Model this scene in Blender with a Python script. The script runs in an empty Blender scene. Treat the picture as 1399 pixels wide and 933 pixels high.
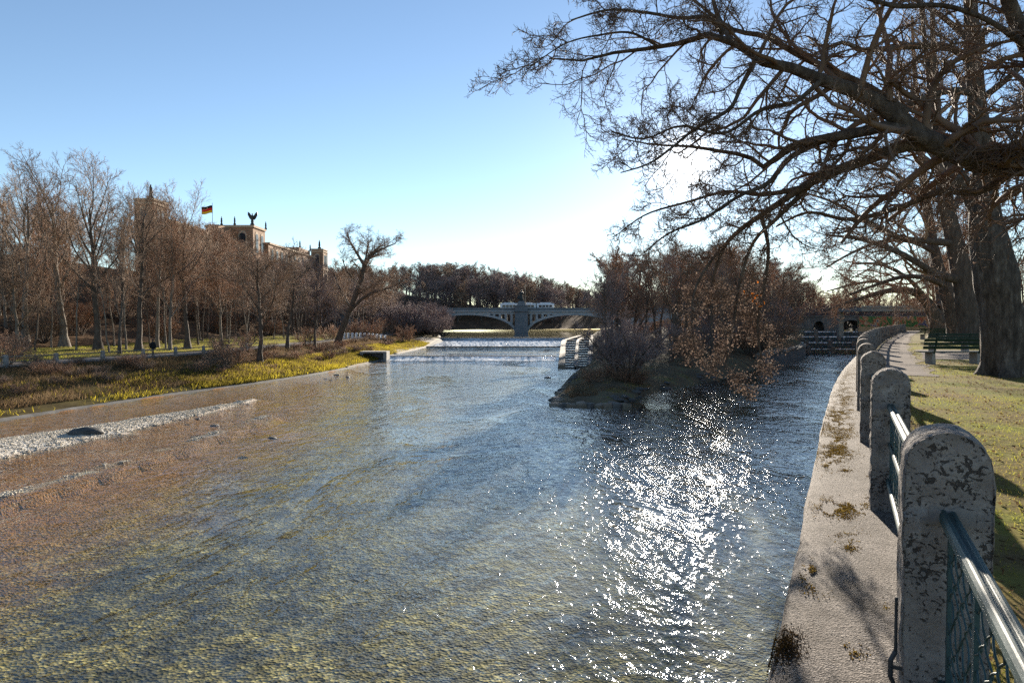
import bpy, math, random
import numpy as np
from mathutils import Vector, Matrix
R = math.radians
rng = np.random.default_rng(7)
random.seed(7)
scene = bpy.context.scene
col = scene.collection

# ------------------------------------------------------------------ camera
EYE = np.array([0.0, 0.0, 6.0])
F = 933.0
PITCH = -math.atan(28.5 / F)
cd = bpy.data.cameras.new('camera')
cd.sensor_width = 36; cd.lens = 24.0; cd.clip_end = 9000; cd.clip_start = 0.05
cam = bpy.data.objects.new('camera', cd); col.objects.link(cam)
cam.location = EYE; cam.rotation_euler = (R(90) + PITCH, 0, 0)
scene.camera = cam

def ray(px, py):
    u = (px - 699.5) / F; v = (466.5 - py) / F
    c, s = math.cos(PITCH), math.sin(PITCH)
    return np.array([u, c - v * s, s + v * c])
def at(px, py, Y):
    d = ray(px, py)
    return EYE + d * (Y / d[1])
def atz(px, py, z):
    d = ray(px, py)
    return EYE + d * ((z - EYE[2]) / d[2])

# ------------------------------------------------------------------ tagging and objects
def tag(o, label=None, cat=None, group=None, kind=None):
    if label: o['label'] = label
    if cat: o['category'] = cat
    if group: o['group'] = group
    if kind: o['kind'] = kind
    return o
def link_mesh(name, me, mat=None, parent=None, loc=None):
    o = bpy.data.objects.new(name, me); col.objects.link(o)
    if mat is not None:
        for m in (mat if isinstance(mat, (list, tuple)) else [mat]): me.materials.append(m)
    if parent is not None: o.parent = parent
    if loc is not None: o.location = loc
    return o
def empty(name, loc, rz=0.0):
    o = bpy.data.objects.new(name, None); col.objects.link(o)
    o.location = loc; o.rotation_euler = (0, 0, rz); o.empty_display_size = 0.2
    return o
KIDS = {}
def kids(o):
    return [c for c in bpy.data.objects if c.parent == o]
def copy_tree(o, ch=None):
    c = o.copy(); col.objects.link(c)
    for k in (ch if ch is not None else kids(o)):
        d = k.copy(); col.objects.link(d); d.parent = c
        for g in kids(k):
            e = g.copy(); col.objects.link(e); e.parent = d
    return c
def mesh_np(name, V, quads=None, tris=None, smooth=False):
    V = np.asarray(V, dtype=np.float32)
    me = bpy.data.meshes.new(name)
    me.vertices.add(len(V)); me.vertices.foreach_set('co', V.ravel())
    q = np.zeros((0, 4), np.int32) if quads is None or len(quads) == 0 else np.asarray(quads, np.int32)
    t = np.zeros((0, 3), np.int32) if tris is None or len(tris) == 0 else np.asarray(tris, np.int32)
    loops = np.concatenate([q.ravel(), t.ravel()]).astype(np.int32)
    starts = np.concatenate([np.arange(len(q)) * 4, len(q) * 4 + np.arange(len(t)) * 3]).astype(np.int32)
    tot = np.concatenate([np.full(len(q), 4), np.full(len(t), 3)]).astype(np.int32)
    me.loops.add(len(loops)); me.loops.foreach_set('vertex_index', loops)
    me.polygons.add(len(starts)); me.polygons.foreach_set('loop_start', starts); me.polygons.foreach_set('loop_total', tot)
    if smooth: me.polygons.foreach_set('use_smooth', np.ones(len(starts), dtype=bool))
    me.update(calc_edges=True)
    return me

class MB:
    def __init__(s): s.v = []; s.f = []
    def add(s, vs, fs):
        o = len(s.v); s.v += [tuple(map(float, p)) for p in vs]; s.f += [[o + i for i in f] for f in fs]
        return s
    def box(s, a, b, bev=0.0):
        x0, y0, z0 = a; x1, y1, z1 = b
        return s.add([(x0,y0,z0),(x1,y0,z0),(x1,y1,z0),(x0,y1,z0),(x0,y0,z1),(x1,y0,z1),(x1,y1,z1),(x0,y1,z1)],
                     [(0,3,2,1),(4,5,6,7),(0,1,5,4),(1,2,6,5),(2,3,7,6),(3,0,4,7)])
    def hexa(s, p):  # 8 points, bottom four then top four
        return s.add(p, [(0,3,2,1),(4,5,6,7),(0,1,5,4),(1,2,6,5),(2,3,7,6),(3,0,4,7)])
    def tube(s, pts, rs, n=8, cap=True):
        pts = [Vector(p) for p in pts]
        if not hasattr(rs, '__len__'): rs = [rs] * len(pts)
        vs = []; fs = []
        d = (pts[-1] - pts[0]).normalized()
        ref = Vector((0, 0, 1)) if abs(d.z) < .8 else Vector((1, 0, 0))
        for i, p in enumerate(pts):
            t = (pts[min(i + 1, len(pts) - 1)] - pts[max(i - 1, 0)]).normalized()
            u = t.cross(ref).normalized(); w = t.cross(u)
            for k in range(n):
                a = 2 * math.pi * k / n
                vs.append(p + (u * math.cos(a) + w * math.sin(a)) * rs[i])
        for i in range(len(pts) - 1):
            for k in range(n):
                k2 = (k + 1) % n
                fs.append((i*n+k, i*n+k2, (i+1)*n+k2, (i+1)*n+k))
        if cap:
            fs.append(tuple(range(n))[::-1]); fs.append(tuple((len(pts)-1)*n + k for k in range(n)))
        return s.add(vs, fs)
    def prism(s, poly, y0, y1):  # polygon in xz, extruded along y
        n = len(poly)
        vs = [(x, y0, z) for x, z in poly] + [(x, y1, z) for x, z in poly]
        fs = [tuple(range(n)), tuple(range(2*n-1, n-1, -1))] + [(i, i+n, (i+1) % n + n, (i+1) % n) for i in range(n)]
        return s.add(vs, fs)
    def lathe(s, prof, c=(0,0,0), n=12, sx=1, sy=1):
        vs = []; fs = []
        for r, z in prof:
            for k in range(n):
                a = 2*math.pi*k/n
                vs.append((c[0]+r*math.cos(a)*sx, c[1]+r*math.sin(a)*sy, c[2]+z))
        for i in range(len(prof)-1):
            for k in range(n):
                k2 = (k+1) % n
                fs.append((i*n+k, i*n+k2, (i+1)*n+k2, (i+1)*n+k))
        fs.append(tuple(range(n))[::-1]); fs.append(tuple((len(prof)-1)*n+k for k in range(n)))
        return s.add(vs, fs)
    def build(s, name, mat=None, parent=None, smooth=False, bevel=0.0, loc=None):
        me = bpy.data.meshes.new(name); me.from_pydata(s.v, [], s.f); me.update()
        if smooth: me.polygons.foreach_set('use_smooth', np.ones(len(me.polygons), dtype=bool))
        o = link_mesh(name, me, mat, parent, loc)
        if bevel:
            b = o.modifiers.new('bevel', 'BEVEL'); b.width = bevel; b.segments = 2; b.limit_method = 'ANGLE'
        return o

# ------------------------------------------------------------------ materials
class NT:
    def __init__(s, name):
        s.m = bpy.data.materials.new(name); s.m.use_nodes = True
        s.t = s.m.node_tree; s.t.nodes.clear()
        s.out = s.t.nodes.new('ShaderNodeOutputMaterial')
    def n(s, typ, **kw):
        x = s.t.nodes.new(typ)
        for k, v in kw.items():
            if k in x.inputs.keys(): x.inputs[k].default_value = v
            else: setattr(x, k, v)
        return x
    def l(s, a, b): s.t.links.new(a, b); return s
    def ramp(s, fac, stops, interp='LINEAR'):
        r = s.n('ShaderNodeValToRGB'); r.color_ramp.interpolation = interp
        e = r.color_ramp.elements
        while len(e) < len(stops): e.new(0.5)
        for i, (p, c) in enumerate(stops):
            e[i].position = p; e[i].color = (*c, 1) if len(c) == 3 else c
        s.l(fac, r.inputs['Fac']); return r.outputs['Color']
    def noise(s, vec, scale, detail=4, rough=.55, w=None, dist=0.0):
        x = s.n('ShaderNodeTexNoise'); x.inputs['Scale'].default_value = scale
        x.inputs['Detail'].default_value = detail; x.inputs['Roughness'].default_value = rough
        x.inputs['Distortion'].default_value = dist
        if w is not None:
            x.noise_dimensions = '4D'; s.l(w, x.inputs['W'])
        s.l(vec, x.inputs['Vector']); return x.outputs['Fac']
    def mix(s, f, a, b, mode='MIX'):
        x = s.n('ShaderNodeMix'); x.data_type = 'RGBA'; x.blend_type = mode
        for sock, val in ((x.inputs[0], f), (x.inputs[6], a), (x.inputs[7], b)):
            if hasattr(val, 'links') or hasattr(val, 'is_linked'): s.l(val, sock)
            else: sock.default_value = val if not isinstance(val, tuple) else ((*val, 1) if len(val) == 3 else val)
        return x.outputs[2]
    def math(s, op, a, b=None, c=None, clamp=False):
        x = s.n('ShaderNodeMath'); x.operation = op; x.use_clamp = clamp
        for i, val in enumerate((a, b, c)):
            if val is None: continue
            if hasattr(val, 'is_linked'): s.l(val, x.inputs[i])
            else: x.inputs[i].default_value = val
        return x.outputs[0]
    def bump(s, h, strength=.5, dist=.02, normal=None):
        b = s.n('ShaderNodeBump'); b.inputs['Strength'].default_value = strength; b.inputs['Distance'].default_value = dist
        s.l(h, b.inputs['Height'])
        if normal is not None: s.l(normal, b.inputs['Normal'])
        return b.outputs['Normal']
    def done(s, sh): s.l(sh, s.out.inputs['Surface']); return s.m

def surf(name, stops, scale=4, detail=6, rough=.85, bump=.4, bscale=None, bdist=.02, stretch=None, metal=0.0, island=False, spec=.3, dist=0.0):
    t = NT(name)
    tc = t.n('ShaderNodeTexCoord'); vec = tc.outputs['Object']
    oi = t.n('ShaderNodeObjectInfo'); w = t.math('MULTIPLY', oi.outputs['Random'], 17.0)
    if stretch:
        mp = t.n('ShaderNodeMapping'); mp.inputs['Scale'].default_value = stretch; t.l(vec, mp.inputs['Vector']); vec = mp.outputs['Vector']
    f = t.noise(vec, scale, detail, .6, w, dist)
    if island:
        g = t.n('ShaderNodeNewGeometry')
        f = t.math('ADD', t.math('MULTIPLY', f, .5), t.math('MULTIPLY', g.outputs['Random Per Island'], .5))
    c = t.ramp(f, stops)
    p = t.n('ShaderNodeBsdfPrincipled'); p.inputs['Roughness'].default_value = rough; p.inputs['Metallic'].default_value = metal
    p.inputs['Specular IOR Level'].default_value = spec
    t.l(c, p.inputs['Base Color'])
    if bump:
        h = t.noise(vec, bscale or scale * 4, 5, .65, w)
        t.l(t.bump(h, bump, bdist), p.inputs['Normal'])
    return t.done(p.outputs['BSDF'])

def leafmat(name, stops, trans=.5, rough=.7, pscale=.35):
    t = NT(name)
    tc = t.n('ShaderNodeTexCoord'); g = t.n('ShaderNodeNewGeometry')
    f = t.noise(tc.outputs['Object'], pscale, 4, .6)
    f = t.math('MULTIPLY_ADD', t.math('SUBTRACT', f, .5), 1.5, .5)
    f = t.math('ADD', t.math('MULTIPLY', f, .62), t.math('MULTIPLY', g.outputs['Random Per Island'], .38), clamp=True)
    c = t.ramp(f, stops)
    d = t.n('ShaderNodeBsdfDiffuse'); tr = t.n('ShaderNodeBsdfTranslucent')
    t.l(c, d.inputs['Color']); t.l(c, tr.inputs['Color'])
    m = t.n('ShaderNodeMixShader'); m.inputs[0].default_value = trans
    t.l(d.outputs[0], m.inputs[1]); t.l(tr.outputs[0], m.inputs[2])
    return t.done(m.outputs[0])

def plain(name, c, rough=.5, metal=0.0, var=.25, scale=8, bump=.15):
    c = np.array(c)
    return surf(name, [(.3, tuple(c * (1 - var))), (.7, tuple(np.minimum(c * (1 + var), .95)))], scale, 4, rough, bump, metal=metal)

bark_dark = surf('bark dark', [(.25, (.045,.034,.026)), (.55, (.11,.085,.065)), (.8, (.21,.17,.135))], 3.2, 8, .9, .9, 9, .05, (2.2, 2.2, .6))
bark_grey = surf('bark grey', [(.25, (.08,.064,.052)), (.5, (.19,.155,.12)), (.75, (.36,.31,.25))], 2.2, 8, .9, .8, 9, .05, (2.2, 2.2, .5))
bark_plane = surf('bark plane', [(.28, (.03,.023,.018)), (.48, (.09,.07,.054)), (.62, (.155,.125,.098)), (.70, (.21,.175,.14)), (.76, (.36,.33,.28))], 4.5, 9, .9, 1.0, 9, .10, (2.2, 2.2, .7))
twig_brown = surf('twigs brown', [(.25, (.17,.112,.076)), (.75, (.40,.285,.20))], .6, 3, .85, 0)
twig_warm = surf('twigs warm', [(.25, (.20,.112,.07)), (.75, (.44,.275,.175))], .6, 3, .85, 0)
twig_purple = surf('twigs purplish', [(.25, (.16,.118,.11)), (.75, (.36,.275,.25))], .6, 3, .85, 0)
twig_near = surf('twigs near', [(.25, (.075,.048,.033)), (.75, (.22,.15,.105))], 1.5, 3, .8, 0)
leaf_dry = leafmat('withered leaves', [(.15, (.08,.056,.046)), (.5, (.18,.13,.105)), (.8, (.30,.22,.165)), (.95, (.36,.19,.10))], .3, pscale=3)
leaf_floor = leafmat('fallen leaves', [(.2, (.06,.035,.02)), (.6, (.20,.12,.06)), (.95, (.36,.24,.13))], .2, pscale=1)
grass_bank = leafmat('bank grass', [(.18, (.07,.055,.025)), (.40, (.16,.13,.03)), (.60, (.38,.31,.035)), (.88, (.60,.48,.05))], .6, pscale=.16)
grass_brown = leafmat('dry stalks', [(.2, (.07,.045,.028)), (.55, (.2,.135,.075)), (.9, (.40,.29,.17))], .45, pscale=.3)
grass_lawn = leafmat('lawn grass', [(.15, (.20,.14,.06)), (.40, (.30,.25,.06)), (.60, (.27,.28,.04)), (.9, (.40,.40,.05))], .65, pscale=.45)
moss_m = leafmat('moss', [(.15, (.035,.022,.01)), (.5, (.13,.085,.025)), (.85, (.32,.23,.05))], .4, pscale=4)
evergreen = leafmat('evergreen leaves', [(.2, (.03,.04,.012)), (.6, (.09,.11,.025)), (.9, (.22,.23,.05))], .4, pscale=1)
stone_w = surf('weir concrete', [(.25, (.05,.047,.043)), (.6, (.16,.15,.135)), (.85, (.32,.30,.27))], 1.2, 8, .85, .6, 8)
stone_pale = surf('pale revetment stone', [(.2, (.11,.09,.065)), (.55, (.25,.205,.15)), (.85, (.37,.32,.25))], .8, 8, .9, .6, 6)
bridge_stone = surf('bridge limestone', [(.2, (.30,.30,.285)), (.55, (.42,.42,.40)), (.85, (.52,.52,.49))], .5, 8, .9, .3, 3)
pier_stone = surf('pier stone', [(.2, (.12,.13,.13)), (.55, (.19,.20,.20)), (.85, (.27,.27,.265))], .6, 8, .9, .4, 3)
bronze = plain('dark bronze', (.035,.04,.038), .55)
brick = surf('terracotta facade', [(.2, (.20,.115,.07)), (.55, (.29,.17,.10)), (.85, (.37,.235,.15))], .4, 7, .9, .3, 4)
trim_stone = surf('facade trim', [(.2, (.36,.26,.17)), (.8, (.52,.40,.28))], .7, 6, .9, .3, 4)
glass_dark = plain('window glass', (.03,.035,.04), .12, var=.1, bump=0)
white_paint = plain('white paint', (.72,.73,.72), .35, var=.06, bump=0)
blue_paint = plain('blue paint', (.08,.16,.36), .35, var=.06, bump=0)
dark_metal = plain('dark metal', (.05,.052,.055), .5, .3)
bench_green = surf('green bench paint', [(.3, (.008,.022,.016)), (.7, (.02,.05,.036))], 6, 5, .4, .25, 40, .004)
concrete = surf('concrete', [(.2, (.18,.165,.145)), (.6, (.30,.28,.25)), (.85, (.40,.375,.33))], 2.5, 8, .9, .5, 20, .01)
black_cloth = plain('black cloth', (.012,.012,.014), .9)
grey_cloth = plain('grey cloth', (.05,.05,.055), .9)
skin_m = plain('skin', (.42,.25,.17), .6, var=.08)
hair_m = plain('brown hair', (.05,.03,.02), .7)
wood_rail = plain('weathered wood', (.20,.17,.135), .85)
rock_m = surf('river rock', [(.2, (.03,.03,.028)), (.6, (.10,.095,.085)), (.85, (.22,.21,.19))], 3, 8, .7, .8, 12, .03)
pebble_m = surf('pale pebbles', [(.1, (.24,.19,.13)), (.5, (.50,.44,.34)), (.9, (.76,.70,.58))], 3, 3, .85, .2, 20, island=True)

def post_material():
    t = NT('pitted travertine')
    tc = t.n('ShaderNodeTexCoord'); vec = tc.outputs['Object']
    oi = t.n('ShaderNodeObjectInfo'); w = t.math('MULTIPLY', oi.outputs['Random'], 23.0)
    base = t.ramp(t.noise(vec, 6, 9, .68, w), [(.25, (.16,.135,.117)), (.5, (.31,.27,.24)), (.72, (.46,.42,.375))])
    fine = t.noise(vec, 60, 4, .6, w)
    base = t.mix(.35, base, t.ramp(fine, [(.3, (.12,.10,.09)), (.7, (.5,.46,.42))]), 'MULTIPLY')
    # pits: dark irregular holes, only in part of the block
    mp = t.n('ShaderNodeMapping'); mp.inputs['Scale'].default_value = (1, 1, 1.15); t.l(vec, mp.inputs['Vector'])
    pit = t.noise(mp.outputs['Vector'], 24, 4, .62, w, 1.4)
    area = t.noise(vec, 3.6, 3, .5, w)
    pv = t.math('ADD', pit, t.math('MULTIPLY', t.math('SUBTRACT', area, .5), .45))
    pm = t.ramp(pv, [(.57, (0,0,0)), (.635, (1,1,1))])
    lich = t.ramp(t.noise(vec, 9, 6, .7, w), [(.60, (0,0,0)), (.70, (1,1,1))])
    c = t.mix(t.math('MULTIPLY', lich, .45), base, (.46,.43,.39))
    c = t.mix(t.math('MULTIPLY', pm, .8), c, (.028,.022,.018))
    p = t.n('ShaderNodeBsdfPrincipled'); p.inputs['Roughness'].default_value = .92; p.inputs['Specular IOR Level'].default_value = .2
    t.l(c, p.inputs['Base Color'])
    b1 = t.bump(t.math('SUBTRACT', 1.0, pm), .9, .02)
    b2 = t.bump(t.math('ADD', fine, t.noise(vec, 18, 6, .7, w)), .7, .012, b1)
    t.l(b2, p.inputs['Normal'])
    return t.done(p.outputs['BSDF'])
post_m = post_material()  # pitted, lichen-spotted stone
mortar = surf('mortar patch', [(.3, (.14,.125,.112)), (.7, (.26,.23,.205))], 8, 8, .9, .4, 50, .006)

def rail_material():
    t = NT('worn green paint on steel')
    tc = t.n('ShaderNodeTexCoord'); vec = tc.outputs['Object']
    oi = t.n('ShaderNodeObjectInfo'); w = t.math('MULTIPLY', oi.outputs['Random'], 23.0)
    c = t.ramp(t.noise(vec, 7, 7, .65, w), [(.3, (.014,.040,.040)), (.55, (.026,.065,.065)), (.75, (.055,.095,.09))])
    r = t.ramp(t.noise(vec, 14, 8, .7, w), [(.62, (0,0,0)), (.7, (1,1,1))])
    c = t.mix(r, c, (.09,.05,.03))
    p = t.n('ShaderNodeBsdfPrincipled'); p.inputs['Roughness'].default_value = .5; p.inputs['Metallic'].default_value = .0
    t.l(c, p.inputs['Base Color'])
    t.l(t.bump(t.noise(vec, 40, 4, .6, w), .2, .004), p.inputs['Normal'])
    return t.done(p.outputs['BSDF'])
rail_m = rail_material()

def ledge_material():
    t = NT('exposed aggregate ledge')
    tc = t.n('ShaderNodeTexCoord'); vec = tc.outputs['Object']
    v = t.n('ShaderNodeTexVoronoi'); v.inputs['Scale'].default_value = 90; t.l(vec, v.inputs['Vector'])
    gr = t.ramp(v.outputs['Color'], [(.15, (.055,.044,.036)), (.5, (.155,.128,.108)), (.85, (.30,.258,.222))])
    big = t.ramp(t.noise(vec, 1.6, 7, .62), [(.32, (.42,.38,.34)), (.62, (1,1,1))])
    c = t.mix(1.0, gr, big, 'MULTIPLY')
    st = t.ramp(t.noise(vec, 4.2, 9, .72), [(.545, (0,0,0)), (.63, (1,1,1))])
    c = t.mix(t.math('MULTIPLY', st, .75), c, (.05,.036,.024))
    p = t.n('ShaderNodeBsdfPrincipled'); p.inputs['Roughness'].default_value = .9; p.inputs['Specular IOR Level'].default_value = .25
    t.l(c, p.inputs['Base Color'])
    b = t.bump(t.math('ADD', t.math('MULTIPLY', v.outputs['Distance'], .8), t.noise(vec, 25, 6, .7)), .7, .012)
    t.l(b, p.inputs['Normal'])
    return t.done(p.outputs['BSDF'])
ledge_m = ledge_material()

def ground_material(name, stops, scale, pebble=0.0, bump=.22):
    t = NT(name)
    tc = t.n('ShaderNodeTexCoord'); vec = tc.outputs['Object']
    c = t.ramp(t.noise(vec, scale, 9, .65), stops)
    fine = t.noise(vec, scale * 18, 4, .65)
    c = t.mix(.6, c, t.ramp(fine, [(.3, (.45,.42,.38)), (.7, (1,1,1))]), 'MULTIPLY')
    p = t.n('ShaderNodeBsdfPrincipled'); p.inputs['Roughness'].default_value = 1.0; p.inputs['Specular IOR Level'].default_value = .02
    t.l(c, p.inputs['Base Color'])
    t.l(t.bump(t.math('ADD', fine, t.noise(vec, scale * 4, 5, .6)), bump, .06), p.inputs['Normal'])
    return t.done(p.outputs['BSDF'])
lawn_soil = ground_material('lawn soil', [(.34, (.16,.105,.06)), (.47, (.22,.175,.06)), (.60, (.21,.215,.04))], .45)
path_m = ground_material('path gravel', [(.3, (.20,.165,.14)), (.7, (.32,.275,.235))], .7)
path_grey = ground_material('grey path', [(.3, (.17,.16,.15)), (.7, (.27,.255,.24))], .5)
bank_soil = ground_material('bank soil', [(.3, (.06,.045,.028)), (.5, (.12,.095,.04)), (.72, (.20,.17,.05))], .22)
forest_soil = ground_material('leaf litter', [(.3, (.08,.052,.034)), (.55, (.16,.105,.066)), (.75, (.24,.17,.10))], .25)
island_soil = ground_material('island soil', [(.3, (.10,.08,.058)), (.55, (.18,.15,.095)), (.75, (.19,.19,.075))], .5)

# ------------------------------------------------------------------ sun, sky, render settings
d = ray(935, 225); d /= np.linalg.norm(d)
SUN = d
sun_el = math.asin(d[2]); sun_az = math.atan2(d[0], d[1])
sl = bpy.data.lights.new('sun', 'SUN'); sl.energy = 5.0; sl.angle = R(0.5); sl.color = (1.0, .89, .74)
so = bpy.data.objects.new('sun', sl); col.objects.link(so); so.location = (40, 160, 60)
so.rotation_euler = Vector(-d).to_track_quat('-Z', 'Y').to_euler()
w = bpy.data.worlds.new('World'); scene.world = w; w.use_nodes = True
nt = w.node_tree; bg = nt.nodes['Background']
sky = nt.nodes.new('ShaderNodeTexSky'); sky.sky_type = 'NISHITA'; sky.sun_disc = False
sky.sun_elevation = sun_el; sky.sun_rotation = sun_az
sky.altitude = 500; sky.air_density = 0.85; sky.dust_density = 0.05; sky.ozone_density = 1.6
geo_ = nt.nodes.new('ShaderNodeTexCoord')
dot_ = nt.nodes.new('ShaderNodeVectorMath'); dot_.operation = 'DOT_PRODUCT'; dot_.inputs[1].default_value = tuple(SUN)
nt.links.new(geo_.outputs['Generated'], dot_.inputs[0])
def wmath(op, a, b):
    x = nt.nodes.new('ShaderNodeMath'); x.operation = op
    for i_, v_ in enumerate((a, b)):
        if hasattr(v_, 'is_linked'): nt.links.new(v_, x.inputs[i_])
        else: x.inputs[i_].default_value = v_
    return x.outputs[0]
# circumsolar aureole of slightly dusty winter air, added to the clear sky
cosn = wmath('MAXIMUM', dot_.outputs['Value'], 0.0)
aur = wmath('ADD', wmath('MULTIPLY', wmath('POWER', cosn, 1600.0), 14.0), wmath('MULTIPLY', wmath('POWER', cosn, 110.0), .75))
mixc = nt.nodes.new('ShaderNodeMix'); mixc.data_type = 'RGBA'; mixc.blend_type = 'ADD'; mixc.inputs[0].default_value = 1
vm = nt.nodes.new('ShaderNodeVectorMath'); vm.operation = 'SCALE'; vm.inputs[0].default_value = (1.0, .93, .82)
nt.links.new(aur, vm.inputs['Scale']); nt.links.new(sky.outputs[0], mixc.inputs[6]); nt.links.new(vm.outputs[0], mixc.inputs[7])
nt.links.new(mixc.outputs[2], bg.inputs['Color']); bg.inputs['Strength'].default_value = 0.068
vs = scene.view_settings
vs.view_transform = 'Standard'; vs.look = 'None'; vs.exposure = 1.55; vs.gamma = 1; vs.use_curve_mapping = False
cy = scene.cycles
cy.max_bounces = 6; cy.diffuse_bounces = 3; cy.glossy_bounces = 3; cy.transmission_bounces = 4; cy.transparent_max_bounces = 12
cy.caustics_reflective = False; cy.caustics_refractive = False
cy.use_denoising = False
cy.sample_clamp_indirect = 4.0

# the visible sun
def uvsphere(r, nu=24, nv=14):
    V = []; Q = []
    for j in range(nv + 1):
        th = math.pi * j / nv
        for i in range(nu):
            V.append((r*math.sin(th)*math.cos(2*math.pi*i/nu), r*math.sin(th)*math.sin(2*math.pi*i/nu), r*math.cos(th)))
    for j in range(nv):
        for i in range(nu):
            Q.append((j*nu+i, (j+1)*nu+i, (j+1)*nu+(i+1) % nu, j*nu+(i+1) % nu))
    return V, Q
t = NT('sun surface'); e = t.n('ShaderNodeEmission'); e.inputs[0].default_value = (1, .95, .85, 1); e.inputs[1].default_value = 12
tr_ = t.n('ShaderNodeBsdfTransparent'); ad_ = t.n('ShaderNodeAddShader'); t.l(e.outputs[0], ad_.inputs[0]); t.l(tr_.outputs[0], ad_.inputs[1]); t.done(ad_.outputs[0])
V, Q = uvsphere(6000 * math.tan(R(.42)))
o = link_mesh('sun_disc', mesh_np('sun_disc', V, Q, smooth=True), t.m, loc=EYE + SUN * 6000)
tag(o, kind='structure')

# ------------------------------------------------------------------ noise and curves for the terrain
def vnoise(x, y, seed=0):
    x = np.asarray(x, float); y = np.asarray(y, float)
    xi = np.floor(x).astype(np.int64); yi = np.floor(y).astype(np.int64)
    fx = x - xi; fy = y - yi; fx = fx*fx*(3-2*fx); fy = fy*fy*(3-2*fy)
    def h(a, b):
        n = (a * 374761393 + b * 668265263 + seed * 974711) & 0xffffffff
        n = ((n ^ (n >> 13)) * 1274126177) & 0xffffffff
        return ((n ^ (n >> 16)) & 0xffff) / 65535.0
    return (h(xi,yi)*(1-fx)+h(xi+1,yi)*fx)*(1-fy) + (h(xi,yi+1)*(1-fx)+h(xi+1,yi+1)*fx)*fy
def fbm(x, y, seed=0, o=4):
    s = 0; a = .5
    for i in range(o):
        s = s + a * vnoise(np.asarray(x) * 2**i, np.asarray(y) * 2**i, seed + i); a *= .5
    return s - .47
def smooth_interp(y, ys, xs, k=3.0):
    y = np.asarray(y, float); s = 0
    for o in (-1, -.5, 0, .5, 1): s = s + np.interp(y + o * k, ys, xs)
    return s / 5
WL_Y = [-80, 20, 40.6, 44.4, 49.5, 57.7, 63, 78.8, 95, 103, 125, 145, 165, 190, 235, 300, 460]
WL_X = [-35, -33, -30.4, -30.0, -28.6, -26.9, -24.6, -21.1, -20, -19.5, -18.5, -17.8, -17.2, -20, -26, -30, -40]
def wl(y): return smooth_interp(y, WL_Y, WL_X, 4)
def blev(y): return np.interp(y, [100, 108, 142, 166, 500], [0, .42, .45, 1.8, 1.8])
PD = [-3, -.6, 0, .8, 2, 10, 11.3, 16, 36, 50, 66, 80, 400]
PZ = [-1.2, -.3, 0, .22, .5, 2.2, 2.4, 2.45, 2.7, 8.5, 17, 18, 21]
def zleft(d, y):
    p = np.interp(d, PD, PZ)
    z = p + blev(y) * np.clip(1 - p / 2.6, 0, 1)
    amp = np.interp(d, [0, 1, 5, 10.5, 11.5, 16, 20, 40], [0, .12, .5, .25, .03, .03, .12, 1.2])
    return z + amp * fbm(wl(y) * 0 + d * .35 + 3, np.asarray(y) * .35, 3)
def ground_left(x, y): return float(zleft(wl(y) - x, y))

ys_l = np.concatenate([np.arange(-60, 30, 3), np.arange(30, 130, 1.0), np.arange(130, 250, 3), np.arange(250, 470, 10)])
def left_sheet(name, d0, d1, n, mat):
    ds = np.linspace(d0, d1, n)
    Y, D = np.meshgrid(ys_l, ds, indexing='ij')
    X = wl(Y) - D; Z = zleft(D, Y)
    V = np.stack([X, Y, Z], -1).reshape(-1, 3)
    i = np.arange(len(ys_l) - 1)[:, None] * n + np.arange(n - 1)[None, :]
    Q = np.stack([i, i + n, i + n + 1, i + 1], -1).reshape(-1, 4)[:, ::-1]
    return tag(link_mesh(name, mesh_np(name, V, Q, smooth=True), mat), kind='structure')
left_sheet('shore_stones', -3, .45, 10, stone_w)
left_sheet('bank_slope', .45, 11.2, 24, bank_soil)
left_sheet('path', 11.2, 16, 5, path_grey)
left_sheet('park_lawn', 16, 36, 12, lawn_soil)
left_sheet('hillside', 36, 400, 70, forest_soil)

# far terrain behind the bridge, reaching the horizon
def zfar(x, y):
    h = np.clip(17 - (np.asarray(x) + 40) * .15, 9.5, 21)
    return 2.5 + (h - 2.5) * np.clip((np.asarray(y) - 292) / 45, 0, 1) + 1.5 * fbm(np.asarray(x) * .03, np.asarray(y) * .03, 9)
xs = np.concatenate([np.linspace(-1200, -300, 8), np.linspace(-280, 300, 60), np.linspace(330, 2400, 10)])
ysf = np.concatenate([np.linspace(283, 420, 24), np.linspace(450, 1250, 12)])
X, Y = np.meshgrid(xs, ysf, indexing='ij'); Z = zfar(X, Y)
n = len(ysf); i = np.arange(len(xs)-1)[:, None]*n + np.arange(n-1)[None, :]
tag(link_mesh('far_hills', mesh_np('far_hills', np.stack([X, Y, Z], -1).reshape(-1, 3), np.stack([i, i+n, i+n+1, i+1], -1).reshape(-1, 4), smooth=True), forest_soil), kind='structure')

# ------------------------------------------------------------------ right bank: fence line, ledge, lawn
FP = np.array([(-26, -52), (-15.3, -32), (-6, -13.2), (-1.95, -5), (0.05, -.9), (2.04, 3.2), (3.95, 7.1), (5.93, 11.2), (8.0, 15.4), (10.3, 20), (12.9, 25), (16.7, 32), (24.0, 45), (32.8, 60), (45, 80), (57.5, 100), (70, 120), (95, 160), (150, 245)], float)
def catmull(P, n=24):
    out = []
    for i in range(len(P) - 1):
        p0 = P[max(i-1, 0)]; p1 = P[i]; p2 = P[i+1]; p3 = P[min(i+2, len(P)-1)]
        tt = np.linspace(0, 1, n, endpoint=False)[:, None]
        m1 = (p2 - p0) / 2; m2 = (p3 - p1) / 2
        out.append((2*tt**3-3*tt**2+1)*p1 + (tt**3-2*tt**2+tt)*m1 + (-2*tt**3+3*tt**2)*p2 + (tt**3-tt**2)*m2)
    return np.concatenate(out + [P[-1:]])
FC = catmull(FP)
FS = np.concatenate([[0], np.cumsum(np.linalg.norm(np.diff(FC, axis=0), axis=1))])
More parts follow.
